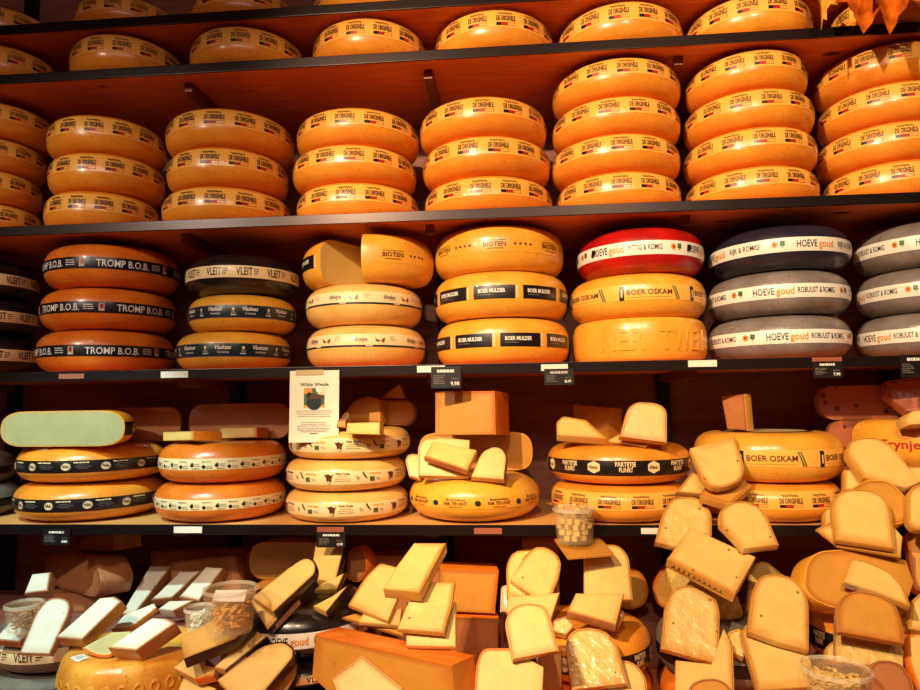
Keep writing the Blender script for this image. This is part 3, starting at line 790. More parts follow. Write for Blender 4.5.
pc('Q4', 'narrow pale slab at the end of the dark-dotted wheel', [(409, 476), (405, 460, 3), (408, 454, 4), (420, 454), (420, 479)], 25, 0, 1.80, .02, (0, 1), group=g)
pc('Q3', 'wide pale slab behind the tilted slab', [(418, 476), (418, 446, 4), (424, 438, 4), (440, 437), (470, 440), (468, 477)], 25, 0, 1.80, .016, (0, 1, 2), group=g)
pc('Q6', 'pale wedge with black rind, beside the tilted slab', [(471, 477), (481, 454, 4), (490, 446, 4), (501, 446, 6), (508, 455, 6), (505, 480)], 28, 0, 1.78, .024, (2, 3, 4), 'black', group=g)
pc('Q5', 'tilted pale slab with a brown rind edge along its front', [(424, 457), (433, 441), (477, 450), (467, 471)], 42, 0, 1.78, .018, (3,), 'brown', group=g)
z4 = ZT(.090, .098)
g = 'pieces on the hexagon-banded wheel'
pc('T1', 'amber block behind two pale wedges, edge towards the front', [(572, 404), (610, 408), (609, 440), (576, 434)], 2, -38, 1.98, .07, (), pm='paste_aged', name='cheese_block', group=g)
pc('T2', 'wedge lying flat with lit front edge, on the hexagon-banded wheel', [(557, 435), (556, 422, 3), (563, 416, 3), (586, 420), (608, 439)], 40, 0, 1.86, .026, (1, 2, 3), group=g)
pc('T4', 'thin slice lying under the upright wedge', [(608, 440), (619, 434), (651, 441), (646, 446)], 62, 0, 1.84, .006, (), group=g)
pc('T3', 'upright wedge with rounded top, on the hexagon-banded wheel', [(620, 437), (628, 407, 8), (638, 402, 4), (657, 403, 6), (667, 409, 8), (667, 443)], 16, 0, 1.84, .032, (0, 1, 2, 3, 4), group=g)
pc('U1', 'small block standing on the serif-lettered wheel against the wall', [(721, 396), (745, 394), (748, 431), (727, 429)], 0, -42, 1.80, .035, (1,), pm='paste_brown', name='cheese_block')  # front in aged-rind brown, side gold: unlit and lit faces put into colour
# right end of shelf E
p = at(928, 445, 1.86)
cut_wheel('half_cheese', 'plainamber', p.x, 1.88, ZS['E']+.001, .18, .122, 180, 360, 'paste', 'plain amber half wheel under the red-lettered one', 'red-lettered stack')
rt = cut_wheel('half_cheese', 'redtext', p.x, 1.88, ZS['E']+.1245, .18, .120, 180, 360, 'paste', 'amber half wheel with red lettering, at the picture edge', 'red-lettered stack', True)
half('S17b', 'lower brown half cheese at the back, under the cheese with eyes', 'plainbrown', 835, 905, 1.90, ZS['E']+.001, .124, pm='paste_brown')
half('S17', 'upper brown half cheese at the back, under the cheese with eyes', 'plainbrown', 826, 905, 1.90, ZS['E']+.1265, .114, pm='paste_holes')
half('S16', 'half cheese with a rounded cut face full of eyes, under the shelf', 'plainbrown', 819, 940, 1.90, ZS['E']+.242, .092, pm='paste_holes')
pc('S15b', 'pale slices under the block with eyes, at the picture edge', [(906, 419), (912, 411, 3), (936, 409), (936, 424), (909, 425)], 15, 0, 1.82, .05, (), name='cheese_slices', cat='sliced cheese')
pc('S15', 'reddish block with eyes, cut off by the picture edge', [(886, 381), (916, 377), (938, 378), (938, 411), (909, 413), (886, 395)], 12, -12, 1.82, .05, (0, 1), 'brown', 'paste_holes', name='cheese_block')
# ------------------------------------------------------------------ the lowest shelf: a riser at the back, wheels in front, the heap on top
RT = .87; RY = 1.86
mb = MB(); mb.box(XL, XR, RY, YB-.03, ZS['F'], RT, 'wallwood', .004); o = mb.build('wooden_riser', None, 0); tag(o, 'dark wooden riser at the back of the lowest shelf', 'riser')
xr_ = at(222, 650, 1.72).x
mb = MB(); mb.box(XL, xr_, 1.715, RY-.001, ZS['F']+.0005, RT-.002, 'wallwood', .004); o = mb.build('wooden_riser', None, 0); tag(o, 'dark wooden step in front of the riser, under the white slabs', 'riser')
regbox(XL, xr_, 1.715, RY-.001, ZS['F'], RT-.002, 'step')
regbox(XL, XR, RY, YB, ZS['F'], RT, 'riser'); regbox(XL, XR, YB-.005, YB+.1, 0, 3, 'wall')
def low(kind, xl, xr, Yf, hs, label, under, rot=0, py=650):
    z = ZS['F']
    for i, (k, h) in enumerate(under):
        wheel_px(k, xl+2, xr-1, py, Yf+.004, z+.0008, h, 1.0+i, '%s wheel hidden under the %s' % (('lowest', 'lower')[i], label), None); z += h+.0012
    return wheel_px(kind, xl, xr, py, Yf, z+.0008, hs, radians(rot), label, None)
yw = low('embossed', 58, 205, 1.37, .118, 'yellow embossed wheel with a price sticker, under the white slabs', [('plainorange', .044)], 4)
top_sticker(yw, 'embossed', 231, .138, .046, .030)
p = at(64, 660, 1.70)
KIND['whitevleit'] = Kind('mould', h=.108, e=.07, n=2.2, pr=KIND['waxblack'].pr, reps=12, band=KIND['waxblack'].band)
cut_wheel('half_cheese', 'mottled', p.x, 1.70, ZS['F']+.001, .158, .064, 176, 305, 'paste_white', 'flat grey piece under the pale-banded piece')
cut_wheel('half_cheese', 'whitevleit', p.x, 1.70, ZS['F']+.066, .163, .108, 176, 308, 'paste_white', 'grey wheel piece with pale lettered band, below the long white slab', None, True)
low('waxblackband', 228, 372, 1.49, .112, 'black waxed wheel with white band in the heap', [('waxblack', .062), ('waxblack', .062)], 30)
low('bandhex', 520, 652, 1.50, .104, 'orange wheel with black band under the heap', [('plainorange', .084)], 8)
low('mottled', 656, 792, 1.49, .108, 'beige wrapped wheel with dark band under the heap', [('plainorange', .084)], 20)
low('bandhex', 806, 950, 1.49, .112, 'black-banded orange wheel below the aged half wheel', [('plainorange', .118)], 22)
# rear row on the riser
half('L1b', 'flat brown half cheese, lowest of the wrapped stack', 'plainbrown', 40, 118, 1.885, RT+.001, .050, pm='paste_brown')
pc('L1', 'big wrapped brown half cheese, middle of the wrapped stack', [(44, 572), (45, 554, 7), (66, 553), (95, 559, 6), (102, 580, 6), (97, 598, 6), (62, 589), (48, 582, 4)], 4, -36, 1.92, .085, (0, 1, 2, 3, 4, 5, 6, 7), 'brown', 'paste_brown', name='half_cheese', group='wrapped brown halves', front=False)
pc('L1t', 'wrapped brown half cheese, topmost under the price card', [(76, 551), (78, 541, 5), (94, 534), (113, 535), (114, 551)], 0, -32, 1.90, .08, (0, 1, 2, 3, 4), 'brown', 'paste_brown', name='half_cheese', group='wrapped brown halves', front=False)
half('L15u', 'orange half cheese under the rounded one, behind the heap', 'plainorange', 256, 320, 1.90, RT+.001, .088, pm='paste_aged')
half('L15', 'rounded amber half cheese behind the round-ended slab', 'plainorange', 251, 325, 1.90, RT+.090, .104, pm='paste_aged')
pc('L14a', 'long brown wedge at the back, behind the white slabs', [(151, 606), (151, 552), (248, 552), (248, 606)], 2, 0, 1.97, .08, (1, 2), 'brown', 'paste_brown', name='cheese_block', front=False)
pc('L14b', 'brown wedge with rounded end in front of the long one', [(172, 610), (170, 562, 4), (236, 555, 5), (241, 580), (240, 606)], 6, 0, 1.90, .05, (1, 2), 'brown', 'paste_brown', name='cheese_block', front=False)
pc('M5', 'dark reddish block behind the stacked square slabs', [(370, 618), (370, 556), (440, 556), (440, 618)], 2, 0, 1.96, .08, (1,), 'brown', 'paste_brown', name='cheese_block', front=False)
pc('M3', 'amber block with shaded top, right of the stacked square slabs', [(440, 611), (440, 569), (499, 571), (495, 614)], 2, 8, 1.86, .10, (1, 2), 'orange2', 'paste_aged', name='cheese_block', step=.004, front=False)
pc('M4', 'dark reddish block under the amber one', [(450, 668), (450, 616), (499, 618), (498, 664)], 2, 8, 1.83, .10, (1,), 'orange2', 'paste_brown', name='cheese_block', step=.004, front=False)
pc('C00', 'shadowed brown block behind the centre heap', [(520, 612), (522, 538, 4), (560, 538), (560, 612)], 2, 0, 1.96, .07, (1,), 'brown', 'paste_brown', name='cheese_block', front=False)
pc('C12', 'rounded cheese end beside the white-topped tub pile', [(608, 606), (614, 568), (640, 569, 10), (650, 588, 12), (645, 606, 10), (630, 610, 6)], 6, 8, 1.84, .06, (1, 2, 3, 4), 'orange2', 'paste_aged', group='rounded ends behind the heap', front=False)
pc('C13', 'rounded cheese end at the foot of the tall right heap', [(690, 606), (690, 566), (662, 567, 8), (652, 588, 12), (656, 604, 8), (668, 610, 6)], 6, -8, 1.84, .06, (1, 2, 3, 4), 'orange2', 'paste_aged', group='rounded ends behind the heap', front=False)
# -- tubs
def tub(key, label, px, py, Y, R, h, mat='plastic', lid=False, base=None):
    """round plastic tub whose middle projects to (px, py); returns the root, the floor height and the centre"""
    if base is not None: py = 405; p = at(px, 545, Y)
    def shell(r=None):
        return lathe(None, [(0, z), (R*.86, z), (R, z+h), (0, z+h)], '', seg=24)
    yy = Y
    while yy > 1.0:
        p = at(px, py if base is None else 545, yy); z = p.z-h/2 if base is None else base; vs, fs = shell(); vs = [(p.x+v[0], yy+v[1], v[2]) for v in vs]
        if base is not None or not hits(vs, fs): break
        yy -= .006
    reg(vs, fs, key)
    root = empty('plastic_tub', Matrix.Translation((p.x, yy, z))); tag(root, label, 'tub')
    mb = MB(); lathe(mb, [(0, 0), (R*.84, 0), (R*.86, .003), (R*.985, h-.004), (R*.97, h-.004), (R*.845, .0045), (0, .002)], mat, seg=40); mb.build('cup', root, 50)
    mb = MB(); lathe(mb, [(R*.965, h-.006), (R*1.04, h-.006), (R*1.045, h), (R*.98, h+.0015), (R*.955, h-.001)], 'frost', seg=40)
    mb2 = None
    vs2, fs2 = lathe(None, [(R*.965, h-.006), (R*1.04, h-.006), (R*1.045, h), (R*.98, h+.0015), (R*.955, h-.001), (R*.965, h-.006)], '', seg=40)
    mb = MB(); mb.add(vs2, fs2, 'frost'); mb.build('rim', root, 50)
    if lid:
        mb = MB(); lathe(mb, [(0, h-.0005), (R*.955, h-.0005), (R*.955, h+.002), (0, h+.0025)], 'frost', seg=40); mb.build('lid', root, 50)
    PIECES[key] = (yy, z); return root, p.x, yy, z
def cubes(cx, cy, z, R, s, n, label, group, pm='paste', seed=1, tall=.05, name='cheese_cube'):
    rr = random.Random(seed); mb = MB(); mb.box(-s/2, s/2, -s/2, s/2, 0, s, pm, .0012); me = mb.build('c', None, 40); d = me.data; bpy.data.objects.remove(me)
    lay = 0; k = 0; pit = s*1.36
    while k < n and lay < 6:
        r_in = R*(.845+.12*(lay*s/tall))-s*.75; m = int(r_in/pit)+1
        for i in range(-m, m+1):
            for j in range(-m, m+1):
                x, y = i*pit+(lay % 2)*.3*s, j*pit+(lay % 2)*.2*s
                if x*x+y*y < r_in*r_in and (lay < 4 or rr.random() < .5) and k < n:
                    o = bpy.data.objects.new(name, d); COL.objects.link(o)
                    o.location = (cx+x+rr.uniform(-.1, .1)*s, cy+y+rr.uniform(-.1, .1)*s, z+.006+lay*s*1.08); o.rotation_euler = (rr.uniform(-.12, .12), rr.uniform(-.12, .12), rr.uniform(0, 1.57)); tag(o, label, 'cheese cube', group); k += 1
        lay += 1
def shreds(cx, cy, z, R, h, label, pm, seed=2, n=160):
    rr = random.Random(seed); mb = MB()
    for i in range(n):
        a = rr.uniform(0, 2*pi); zz = z+.012+rr.random()*h*.62; r = (R*.70+.10*R*(zz-z)/h)*sqrt(rr.random())-.004
        r = max(0, r); L = rr.uniform(.012, .022)*R/.054; w = rr.uniform(.005, .009)*R/.054; t = .0015; th = rr.uniform(0, pi)
        c0 = Vector((cx+r*cos(a)*.9, cy+r*sin(a)*.9, zz)); d = Vector((cos(th), sin(th), rr.uniform(-.4, .4)))
        if (Vector((c0.x-cx, c0.y-cy)).length+L/2) > R*.78: d = Vector((-sin(a), cos(a), .2))
        q = Vector((0, 0, 1)).cross(d).normalized(); u = d.normalized().cross(q); vs = []
        for k in range(4):
            s_ = k/3-.5; b = u*(-(s_*s_)*.012)
            for sx, sz in ((-1, -1), (1, -1), (1, 1), (-1, 1)): vs.append(c0+d*(s_*L)+q*(sx*w/2)+u*(sz*t/2)+b)
        fs = [(0, 3, 2, 1), (12, 13, 14, 15)]
        for k in range(3):
            for e_ in range(4): f_ = (e_+1) % 4; fs.append((4*k+e_, 4*k+f_, 4*k+4+f_, 4*k+4+e_))
        mb.add(vs, fs, pm)
    o = mb.build('cheese_shavings', None, 0); tag(o, label, 'cheese shavings', None, 'stuff'); return o
# -- left heap: white slabs
W = dict(pm='paste_white', rm='tan'); gW = 'white slabs lying on the yellow wheel'
pc('L4', 'white slab at the picture edge under the small tub', [(-6, 640), (10, 622), (34, 630), (20, 643)], 46, 0, 1.72, .026, (2, 3), 'brown', 'paste_white', group=gW)
r_, cx_, cy_, z_ = tub('tubA', 'small tub at the picture edge under a wedge block', 24, 617, 1.66, .040, .062)
shreds(cx_, cy_, z_, .040, .062, 'pinkish crumbs inside the small tub at the picture edge', 'paste_brown', 5, 90)
pc('L10', 'long white slab, farthest back, its upper half in shade', [(121, 614), (150, 566), (172, 566), (133, 616)], 46, 0, 1.93, .03, (2, 3), group=gW, **W)
pc('L11', 'small white slab between two longer ones, behind the heap front', [(151, 600), (180, 572), (201, 571), (172, 598)], 46, 0, 1.93, .03, (2, 3), group=gW, **W)
pc('L12', 'white slab nearest the round tubs', [(179, 597), (206, 567), (224, 568), (199, 601)], 46, 0, 1.93, .034, (2, 3), group=gW, **W)
pc('L9', 'thin white slice with a curved end, under the long slabs', [(111, 630), (124, 615), (154, 603), (157, 608), (130, 629, 5)], 48, 0, 1.80, .014, (3, 4), group=gW, **W)
pc('L13', 'small white block with pale front, beside the small tub', [(158, 609), (169, 601), (195, 600), (174, 611)], 48, 0, 1.82, .034, (2,), group=gW, **W)
pc('L7', 'thin grey-green slice with curved end on the yellow wheel', [(82, 648), (112, 632), (132, 631), (112, 656, 10), (96, 656, 10)], 60, 0, 1.66, .007, (3, 4), 'orange2', 'paste_green', group=gW)
pc('L5', 'long white slab with a rounded upper end', [(19, 653), (36, 612, 8), (48, 598, 8), (64, 597, 8), (71, 604, 6), (68, 616, 4), (50, 654)], 40, 0, 1.66, .016, (0, 1, 2, 3, 4, 5), 'brown', 'paste_white', group=gW)
pc('L6', 'long white slab with orange side, beside the round-ended one', [(55, 638), (100, 598), (114, 596, 2), (122, 601), (82, 640)], 46, 0, 1.64, .034, (2, 3, 4), group=gW, **W)
pc('L8', 'thick white slab nearest the front, on the yellow wheel', [(108, 648), (152, 618), (166, 618, 2), (176, 623), (136, 651)], 48, 0, 1.62, .040, (2, 3, 4), group=gW, **W)
pc('L2', 'small wedge block standing on the small tub', [(24, 594), (32, 574), (51, 572), (48, 591)], 46, 0, 1.64, .030, (2, 3), 'brown', 'paste_white', name='cheese_block')
# -- dark-rinded heap
gB = 'black-rinded wedges around the black wheel'; BK = dict(rm='black')
pc('L23', 'dark oval cheese end beside the black-rinded wedges', [(346, 578), (348, 552, 8), (357, 545, 6), (367, 556, 8), (367, 574, 8), (358, 584, 6)], 5, -15, 1.84, .05, (0, 1, 2, 3, 4, 5), 'orange2', 'paste_brown', group=gB)
pc('L22', 'black-rinded wedge under the lower price card', [(316, 579), (313, 560), (316, 541), (347, 541), (343, 556), (336, 584)], 44, 0, 1.80, .03, (2, 3, 4), pm='paste', group=gB, **BK)
pc('L24', 'slim black-rinded wedge pointing up, on the black wheel', [(313, 606), (332, 596), (351, 583), (327, 613)], 50, 0, 1.74, .018, (2,), group=gB, **BK)
pc('L24b', 'short slim wedge behind the pointing one', [(314, 590), (322, 583), (346, 572), (338, 590)], 48, 0, 1.78, .016, (2,), group=gB, **BK)
ptsL21 = [(250, 600), (272, 592), (300, 597), (268, 631)]
lw = pc('L21', 'black-rinded wedge with pale paper label, under the round-ended slab', ptsL21, 44, 0, 1.66, .024, (2,), group=gB, **BK)
side_paper(lw, ptsL21, 44, 0, 'L21', 2, .05, .8, .003, .022)
pc('L20', 'long slab with rounded upper end and black rind, beside the big tub', [(252, 597), (296, 561, 10), (307, 556, 8), (317, 562, 8), (316, 574, 4), (274, 613)], 42, 0, 1.64, .026, (1, 2, 3, 4), group=gB, **BK)
pc('L19b', 'small wedge at the bottom of the frame, below the black-rinded slab', [(178, 690), (184, 676), (216, 688), (212, 702)], 46, 0, 1.60, .024, (), group=gB)
pc('L19', 'small wedge below the black-rinded slab with tub', [(173, 668), (184, 659), (216, 668), (214, 676), (195, 680)], 46, 0, 1.60, .026, (3,), group=gB, rm='orange2')
ptsL17 = [(214, 667), (255, 630), (268, 637), (226, 671)]
lw = pc('L17', 'wedge with pale paper label, right of the black-rinded slab', ptsL17, 44, 0, 1.62, .030, (2,), group=gB, **BK)
side_paper(lw, ptsL17, 44, 0, 'L17', 2, .55, .98, .002, .026)
pc('L16', 'black-rinded slab carrying the big tub', [(180, 637), (215, 619), (248, 614, 5), (256, 623, 5), (236, 640, 3), (184, 660)], 58, 0, 1.60, .026, (2, 3, 4), group=gB, **BK)
pc('L18b', 'slim slab behind the front round-ended slab', [(268, 696), (290, 664, 5), (299, 661, 4), (298, 674), (284, 700)], 42, 0, 1.56, .02, (0, 1, 2, 3), group=gB, **BK)
pc('L18', 'round-ended black-rinded slab at the bottom of the frame', [(217, 680), (262, 645, 6), (283, 640, 8), (295, 648, 8), (294, 658, 4), (262, 696), (240, 704)], 46, 0, 1.54, .028, (1, 2, 3, 4), group=gB, **BK)
r_, cx_, cy_, z_ = tub('tubB', 'small round tub behind the big one', 200, 620, 1.60, .036, .060)
shreds(cx_, cy_, z_, .036, .060, 'white crumbs inside the small round tub behind the big one', 'paste_white', 6, 90)
r_, cx_, cy_, z_ = tub('tubC', 'big round tub of shavings on the black-rinded slab', 230, 609, 1.52, .054, .088)
shreds(cx_, cy_, z_, .054, .088, 'curled yellow shavings inside the big round tub', 'amber', 7, 200)
mb = MB(); mb.box(-.032, .032, -.018, .018, 0, .0012, 'white'); o = mb.build('paper_slip', None, 0); o.location = (cx_+.002, cy_-.006, z_+.072); o.rotation_euler = (.42, .05, .25); tag(o, 'white paper slip lying inside the big round tub', 'paper')
# -- middle heap
gM = 'square slabs piled on the big wedge'
pc('M1', 'big amber wedge of a large wheel with deep orange rind on top', [(312, 677), (315, 634), (452, 665), (457, 716), (330, 694)], 4, -30, 1.46, .075, (1,), 'orange2', 'paste_aged', name='cheese_block')
pc('M8', 'orange rind piece beside the big amber wedge', [(461, 740), (461, 653), (472, 656, 4), (478, 670), (478, 740)], 20, 20, 1.50, .04, (1, 2), 'orange2', 'paste_aged', front=False)
pc('M2f', 'thin slice sticking out of the bottom of the square slabs', [(342, 617), (356, 613), (400, 626), (404, 636)], 52, 0, 1.78, .010, (), pm='paste_aged', group=gM)
pc('M2e', 'square slab lying under the tilted one', [(358, 622), (364, 612), (402, 608), (400, 626)], 48, 0, 1.78, .014, (), group=gM)
pc('M2d', 'lowest square slab of the pile, its front edge showing', [(406, 646), (406, 602), (456, 602), (456, 647)], 40, 0, 1.78, .014, (), group=gM)
pc('M2a', 'square slab tilted to the side, at the edge of the pile', [(348, 605), (365, 577, 6), (380, 563, 3), (410, 570), (388, 621)], 44, 0, 1.78, .014, (0, 1), group=gM)
pc('M2c', 'square slab with two small holes', [(397, 629), (417, 582), (455, 582), (452, 604), (444, 633)], 44, 0, 1.78, .016, (2, 3), group=gM, pm='paste_dots')
pc('M2b', 'topmost square slab with thick orange side', [(383, 589), (396, 567), (414, 543), (446, 543), (420, 593)], 46, 0, 1.78, .034, (3,), group=gM)
pc('M6', 'pale slab leaning on the front of the big amber wedge', [(331, 679), (362, 655), (403, 688), (392, 716), (346, 716)], 40, 0, 1.44, .02, (0, 1), group=gM)
# -- centre heap
gC = 'wedges of the centre heap'
pc('C3b', 'orange rind end beside the tilted rounded wedge', [(500, 612), (501, 586, 4), (512, 584), (516, 613)], 25, -15, 1.72, .04, (0, 1), 'orange2', 'paste_aged', group=gC)
pc('C3', 'slab under the two rounded wedges', [(506, 612), (508, 596), (548, 594), (560, 592), (550, 622), (532, 626)], 42, 0, 1.70, .014, (), group=gC)
pc('C1', 'rounded wedge half hidden behind the tilted one', [(507, 597), (506, 566, 6), (512, 552, 8), (530, 548), (548, 560), (536, 598)], 42, 0, 1.72, .016, (0, 1, 2), group=gC)
pc('C2', 'rounded wedge tilted onto its corner, with tiny holes', [(510, 580), (524, 556, 4), (536, 546, 6), (550, 548, 8), (562, 560, 8), (559, 578, 4), (547, 607)], 42, 0, 1.72, .018, (1, 2, 3, 4, 5), pm='paste_dots', group=gC)
pc('C15', 'pinkish wrapped end beside the upright rounded wedge', [(552, 631), (553, 620, 3), (566, 616, 3), (575, 626, 3), (566, 635)], 35, 0, 1.66, .03, (0, 1, 2), 'brown', 'paste_wrapped', group=gC)
pc('C6', 'dark wedge in shade behind the upright rounded wedge', [(536, 690), (538, 655), (562, 650), (562, 690)], 20, 0, 1.60, .03, (1,), 'orange2', 'paste_aged', group=gC, front=False)
pc('C5', 'rounded wedge with thick orange rind, at the bottom of the frame', [(474, 700), (476, 664, 8), (482, 648, 8), (508, 648), (544, 667), (542, 704)], 40, 0, 1.52, .036, (0, 1, 2), 'orange2', group=gC)
pc('C4', 'upright rounded wedge in front of the tilted one', [(512, 660), (504, 622, 8), (512, 606, 8), (530, 602, 8), (546, 606, 8), (550, 616, 4), (559, 651)], 36, 0, 1.60, .018, (0, 1, 2, 3, 4, 5), group=gC)
pc('C15b', 'wrapped scrap beside the black-banded wheel', [(600, 628), (604, 612, 4), (618, 606, 4), (626, 614, 4), (618, 630)], 30, 0, 1.70, .03, (1, 2, 3), 'orange2', 'paste_wrapped', group=gC)
pc('C8', 'rounded wedge in the shade of the tub board', [(584, 600), (584, 552), (606, 544, 5), (619, 545, 7), (629, 556, 7), (633, 600)], 36, 0, 1.66, .018, (2, 3, 4), group=gC)
pc('C9', 'slab with thick wrapped rind, under the tub pile', [(567, 612), (576, 593), (624, 594), (616, 626)], 46, 0, 1.68, .026, (3,), 'brown', group=gC)
pc('C11', 'rounded slab behind the shiny wrapped wedge', [(606, 704), (612, 659, 6), (634, 661, 10), (647, 678, 8), (648, 704)], 40, 0, 1.54, .018, (1, 2, 3), group=gC)
pc('C10', 'shiny rounded wedge in wrinkled film, at the front of the heap', [(572, 690), (565, 642, 8), (572, 630, 8), (590, 627, 8), (608, 632, 8), (618, 646, 8), (628, 684)], 38, 0, 1.54, .020, (0, 1, 2, 3, 4, 5), pm='paste_wrapped', group=gC)
pc('C7b', 'thin brown slice serving as a tray under the tub of cubes', [(554, 538), (600, 537), (614, 553), (568, 557)], 80, 0, 1.68, .008, (), pm='paste_aged', name='cheese_slice')
yT, zT = PIECES['C7b']
r_, cx_, cy_, z_ = tub('tubD', 'lidded tub of cheese cubes on a brown slice', 575, 0, yT-.004, .050, .080, lid=True, base=zT+.0105)
cubes(cx_, cy_, z_, .050, .0125, 84, 'yellow cheese cube inside the lidded tub', 'cubes in the lidded tub', seed=3, tall=.080)
# -- tall right heap
gR = 'pale wedges of the tall heap'
pc('R1a', 'pale wedge tip behind the round-bottomed wedge', [(676, 492), (692, 472), (712, 480), (714, 495)], 38, 0, 1.70, .020, (0,), group=gR)
pc('R1b', 'orange-rinded slab under the round-bottomed wedge', [(700, 496), (708, 480), (738, 474), (752, 486), (731, 505)], 52, 0, 1.70, .022, (3, 4), 'gold', 'paste_aged', group=gR)
pc('R2', 'wedge with its rounded end hanging down, highest in the tall heap', [(690, 448), (735, 436), (745, 468, 6), (742, 480, 8), (728, 487, 8), (712, 488, 8), (702, 480, 6)], 42, 0, 1.72, .018, (1, 2, 3, 4, 5), 'gold', 'paste_dots', group=gR)
pc('R11', 'slab behind the wide wedge on the far side of the tall heap', [(746, 610), (750, 572), (756, 562, 5), (766, 561, 5), (790, 580), (780, 612)], 42, 0, 1.74, .020, (1, 2, 3), group=gR)
pc('R4', 'rounded wedge beside the film-wrapped one, high in the tall heap', [(720, 524), (719, 512, 3), (728, 503, 6), (745, 500, 8), (762, 508, 8), (768, 518, 4), (779, 545), (744, 549)], 42, 0, 1.72, .022, (0, 1, 2, 3, 4, 5), pm='paste_dots', group=gR)
pc('R3', 'rounded film-wrapped wedge above the long slab', [(655, 542), (662, 514, 8), (670, 499, 8), (684, 496, 8), (700, 498, 8), (712, 512, 8), (712, 536), (676, 547)], 40, 0, 1.72, .020, (0, 1, 2, 3, 4, 5), pm='paste_wrapped', group=gR)
pc('R6', 'shiny slab under the long slab, its wet front edge showing', [(666, 568), (690, 556), (738, 596), (743, 613), (720, 616), (672, 590)], 44, 0, 1.68, .026, (3,), pm='paste_wrapped', group=gR)
ptsR5 = [(667, 559), (690, 527), (756, 557), (735, 595)]
r5 = pc('R5', 'long slab lying across the tall heap with handwriting on its rind', ptsR5, 46, 0, 1.66, .030, (3,), 'gold', 'paste_dots', group=gR)
side_paper(r5, ptsR5, 46, 0, 'R5', 3, .15, .92, .004, .024, 'ink', 'handwriting', True)
pc('R14', 'small wrapped scrap in the gap of the tall heap', [(728, 650), (728, 632, 3), (740, 628, 3), (746, 640, 3), (744, 658)], 40, 0, 1.60, .02, (1, 2), 'amber', 'paste_wrapped', group=gR)
pc('R8', 'slab standing behind the front wedges of the tall heap', [(675, 690), (676, 660), (712, 664), (724, 628), (733, 646), (735, 700), (690, 704)], 40, 0, 1.58, .016, (4,), group=gR)
pc('R7', 'rounded wedge with several small holes, front of the tall heap', [(661, 649), (665, 604, 8), (672, 590, 6), (686, 584, 8), (704, 587, 8), (716, 598, 6), (720, 612, 4), (719, 665)], 38, 0, 1.58, .018, (0, 1, 2, 3, 4, 5, 6), pm='paste_wrapped', group=gR)
pc('R9', 'rounded aged slab at the bottom of the tall heap', [(686, 712), (690, 684, 6), (704, 678, 8), (722, 679, 8), (733, 690, 8), (736, 770), (686, 770)], 40, 0, 1.50, .018, (0, 1, 2, 3, 4), 'tan', 'paste_aged', group=gR)
pc('R13', 'smooth slab below the wide wedge, reaching the bottom of the frame', [(741, 632), (748, 622, 4), (806, 642), (818, 687), (758, 691)], 42, 0, 1.60, .020, (0, 4), group=gR)
pc('R12', 'wide rounded wedge with scattered holes', [(748, 632), (752, 590, 8), (760, 576, 6), (774, 573, 8), (792, 577, 8), (804, 588, 8), (809, 604, 6), (809, 651), (776, 642)], 40, 0, 1.58, .020, (0, 1, 2, 3, 4, 5, 6), pm='paste_dots', group=gR)
# -- heap at the right edge
gS = 'pieces of the heap at the near end'
pc('S14', 'pale slab end under the big pale wedge', [(844, 490), (844, 470), (862, 468), (866, 490)], 36, 0, 1.70, .02, (0,), group=gS)
pc('S18', 'pale piece at the picture edge below the red lettering', [(902, 482), (906, 467, 3), (936, 465), (936, 484)], 36, 0, 1.70, .02, (1,), group=gS)
pc('S13', 'big pale wedge below the red-lettered cheese', [(845, 452, 6), (850, 440, 6), (864, 437, 6), (880, 438, 8), (892, 446), (921, 482), (906, 488), (864, 478)], 38, 0, 1.70, .024, (0, 1, 2, 3, 7), group=gS)
pc('S12', 'dark aged wedge with black print on its rind', [(854, 487), (866, 480, 4), (888, 480, 8), (904, 494, 8), (912, 511, 6), (906, 523, 6), (880, 527)], 34, 6, 1.66, .034, (0, 1, 2, 3, 4, 5), 'amber', 'paste_aged', group=gS)
pc('S8d', 'orange rind end at the picture edge, in the middle of the heap', [(906, 534), (920, 524, 6), (938, 524), (938, 594), (914, 590, 6)], 30, -10, 1.66, .03, (0, 1, 3, 4), 'orange2', 'paste_aged', group=gS)
pc('S8a', 'rounded slab cut off by the picture edge, beside the dark aged wedge', [(908, 522), (908, 492, 6), (916, 484, 6), (938, 484), (938, 530), (914, 530, 6)], 34, 0, 1.66, .02, (0, 1, 2, 4, 5), group=gS)
pc('S10', 'pale rounded end behind the upright amber wedge', [(824, 532), (823, 512, 5), (830, 506, 4), (842, 507), (842, 534)], 36, 0, 1.68, .018, (0, 1, 2), group=gS)
p = at(868, 580, 1.55); KIND['agedrind'] = Kind('amber', h=.11, e=.05, n=2.6)
pc('S1', 'aged half wheel with deep orange cut face and orange rind', [(804, 586), (806, 563, 10), (818, 551, 8), (850, 549), (906, 560), (914, 582), (905, 610), (838, 610, 14), (812, 600, 12)], 24, 6, 1.66, .07, (0, 1, 2, 7, 8), 'amber', 'paste_aged', name='half_cheese', group=gS)
pc('S11', 'thin slab under the upright amber wedge', [(816, 529), (830, 522), (892, 524), (903, 537), (901, 557), (838, 546)], 42, 0, 1.66, .008, (0, 4), group=gS)
pc('S9', 'upright amber wedge with rounded top, above the aged half wheel', [(836, 540), (831, 504, 8), (838, 492, 8), (850, 489, 8), (868, 489, 8), (886, 497, 8), (891, 510, 6), (895, 549)], 38, 0, 1.66, .016, (0, 1, 2, 3, 4, 5, 6), 'gold', 'paste', group=gS)
ptsS2 = [(844, 582), (852, 560), (862, 559, 3), (888, 570, 8), (904, 586, 6), (911, 607), (878, 593)]
s2 = pc('S2', 'slim pale wedge with a paper end, lying on the aged half wheel', ptsS2, 42, 0, 1.60, .018, (2, 3, 4), group=gS)
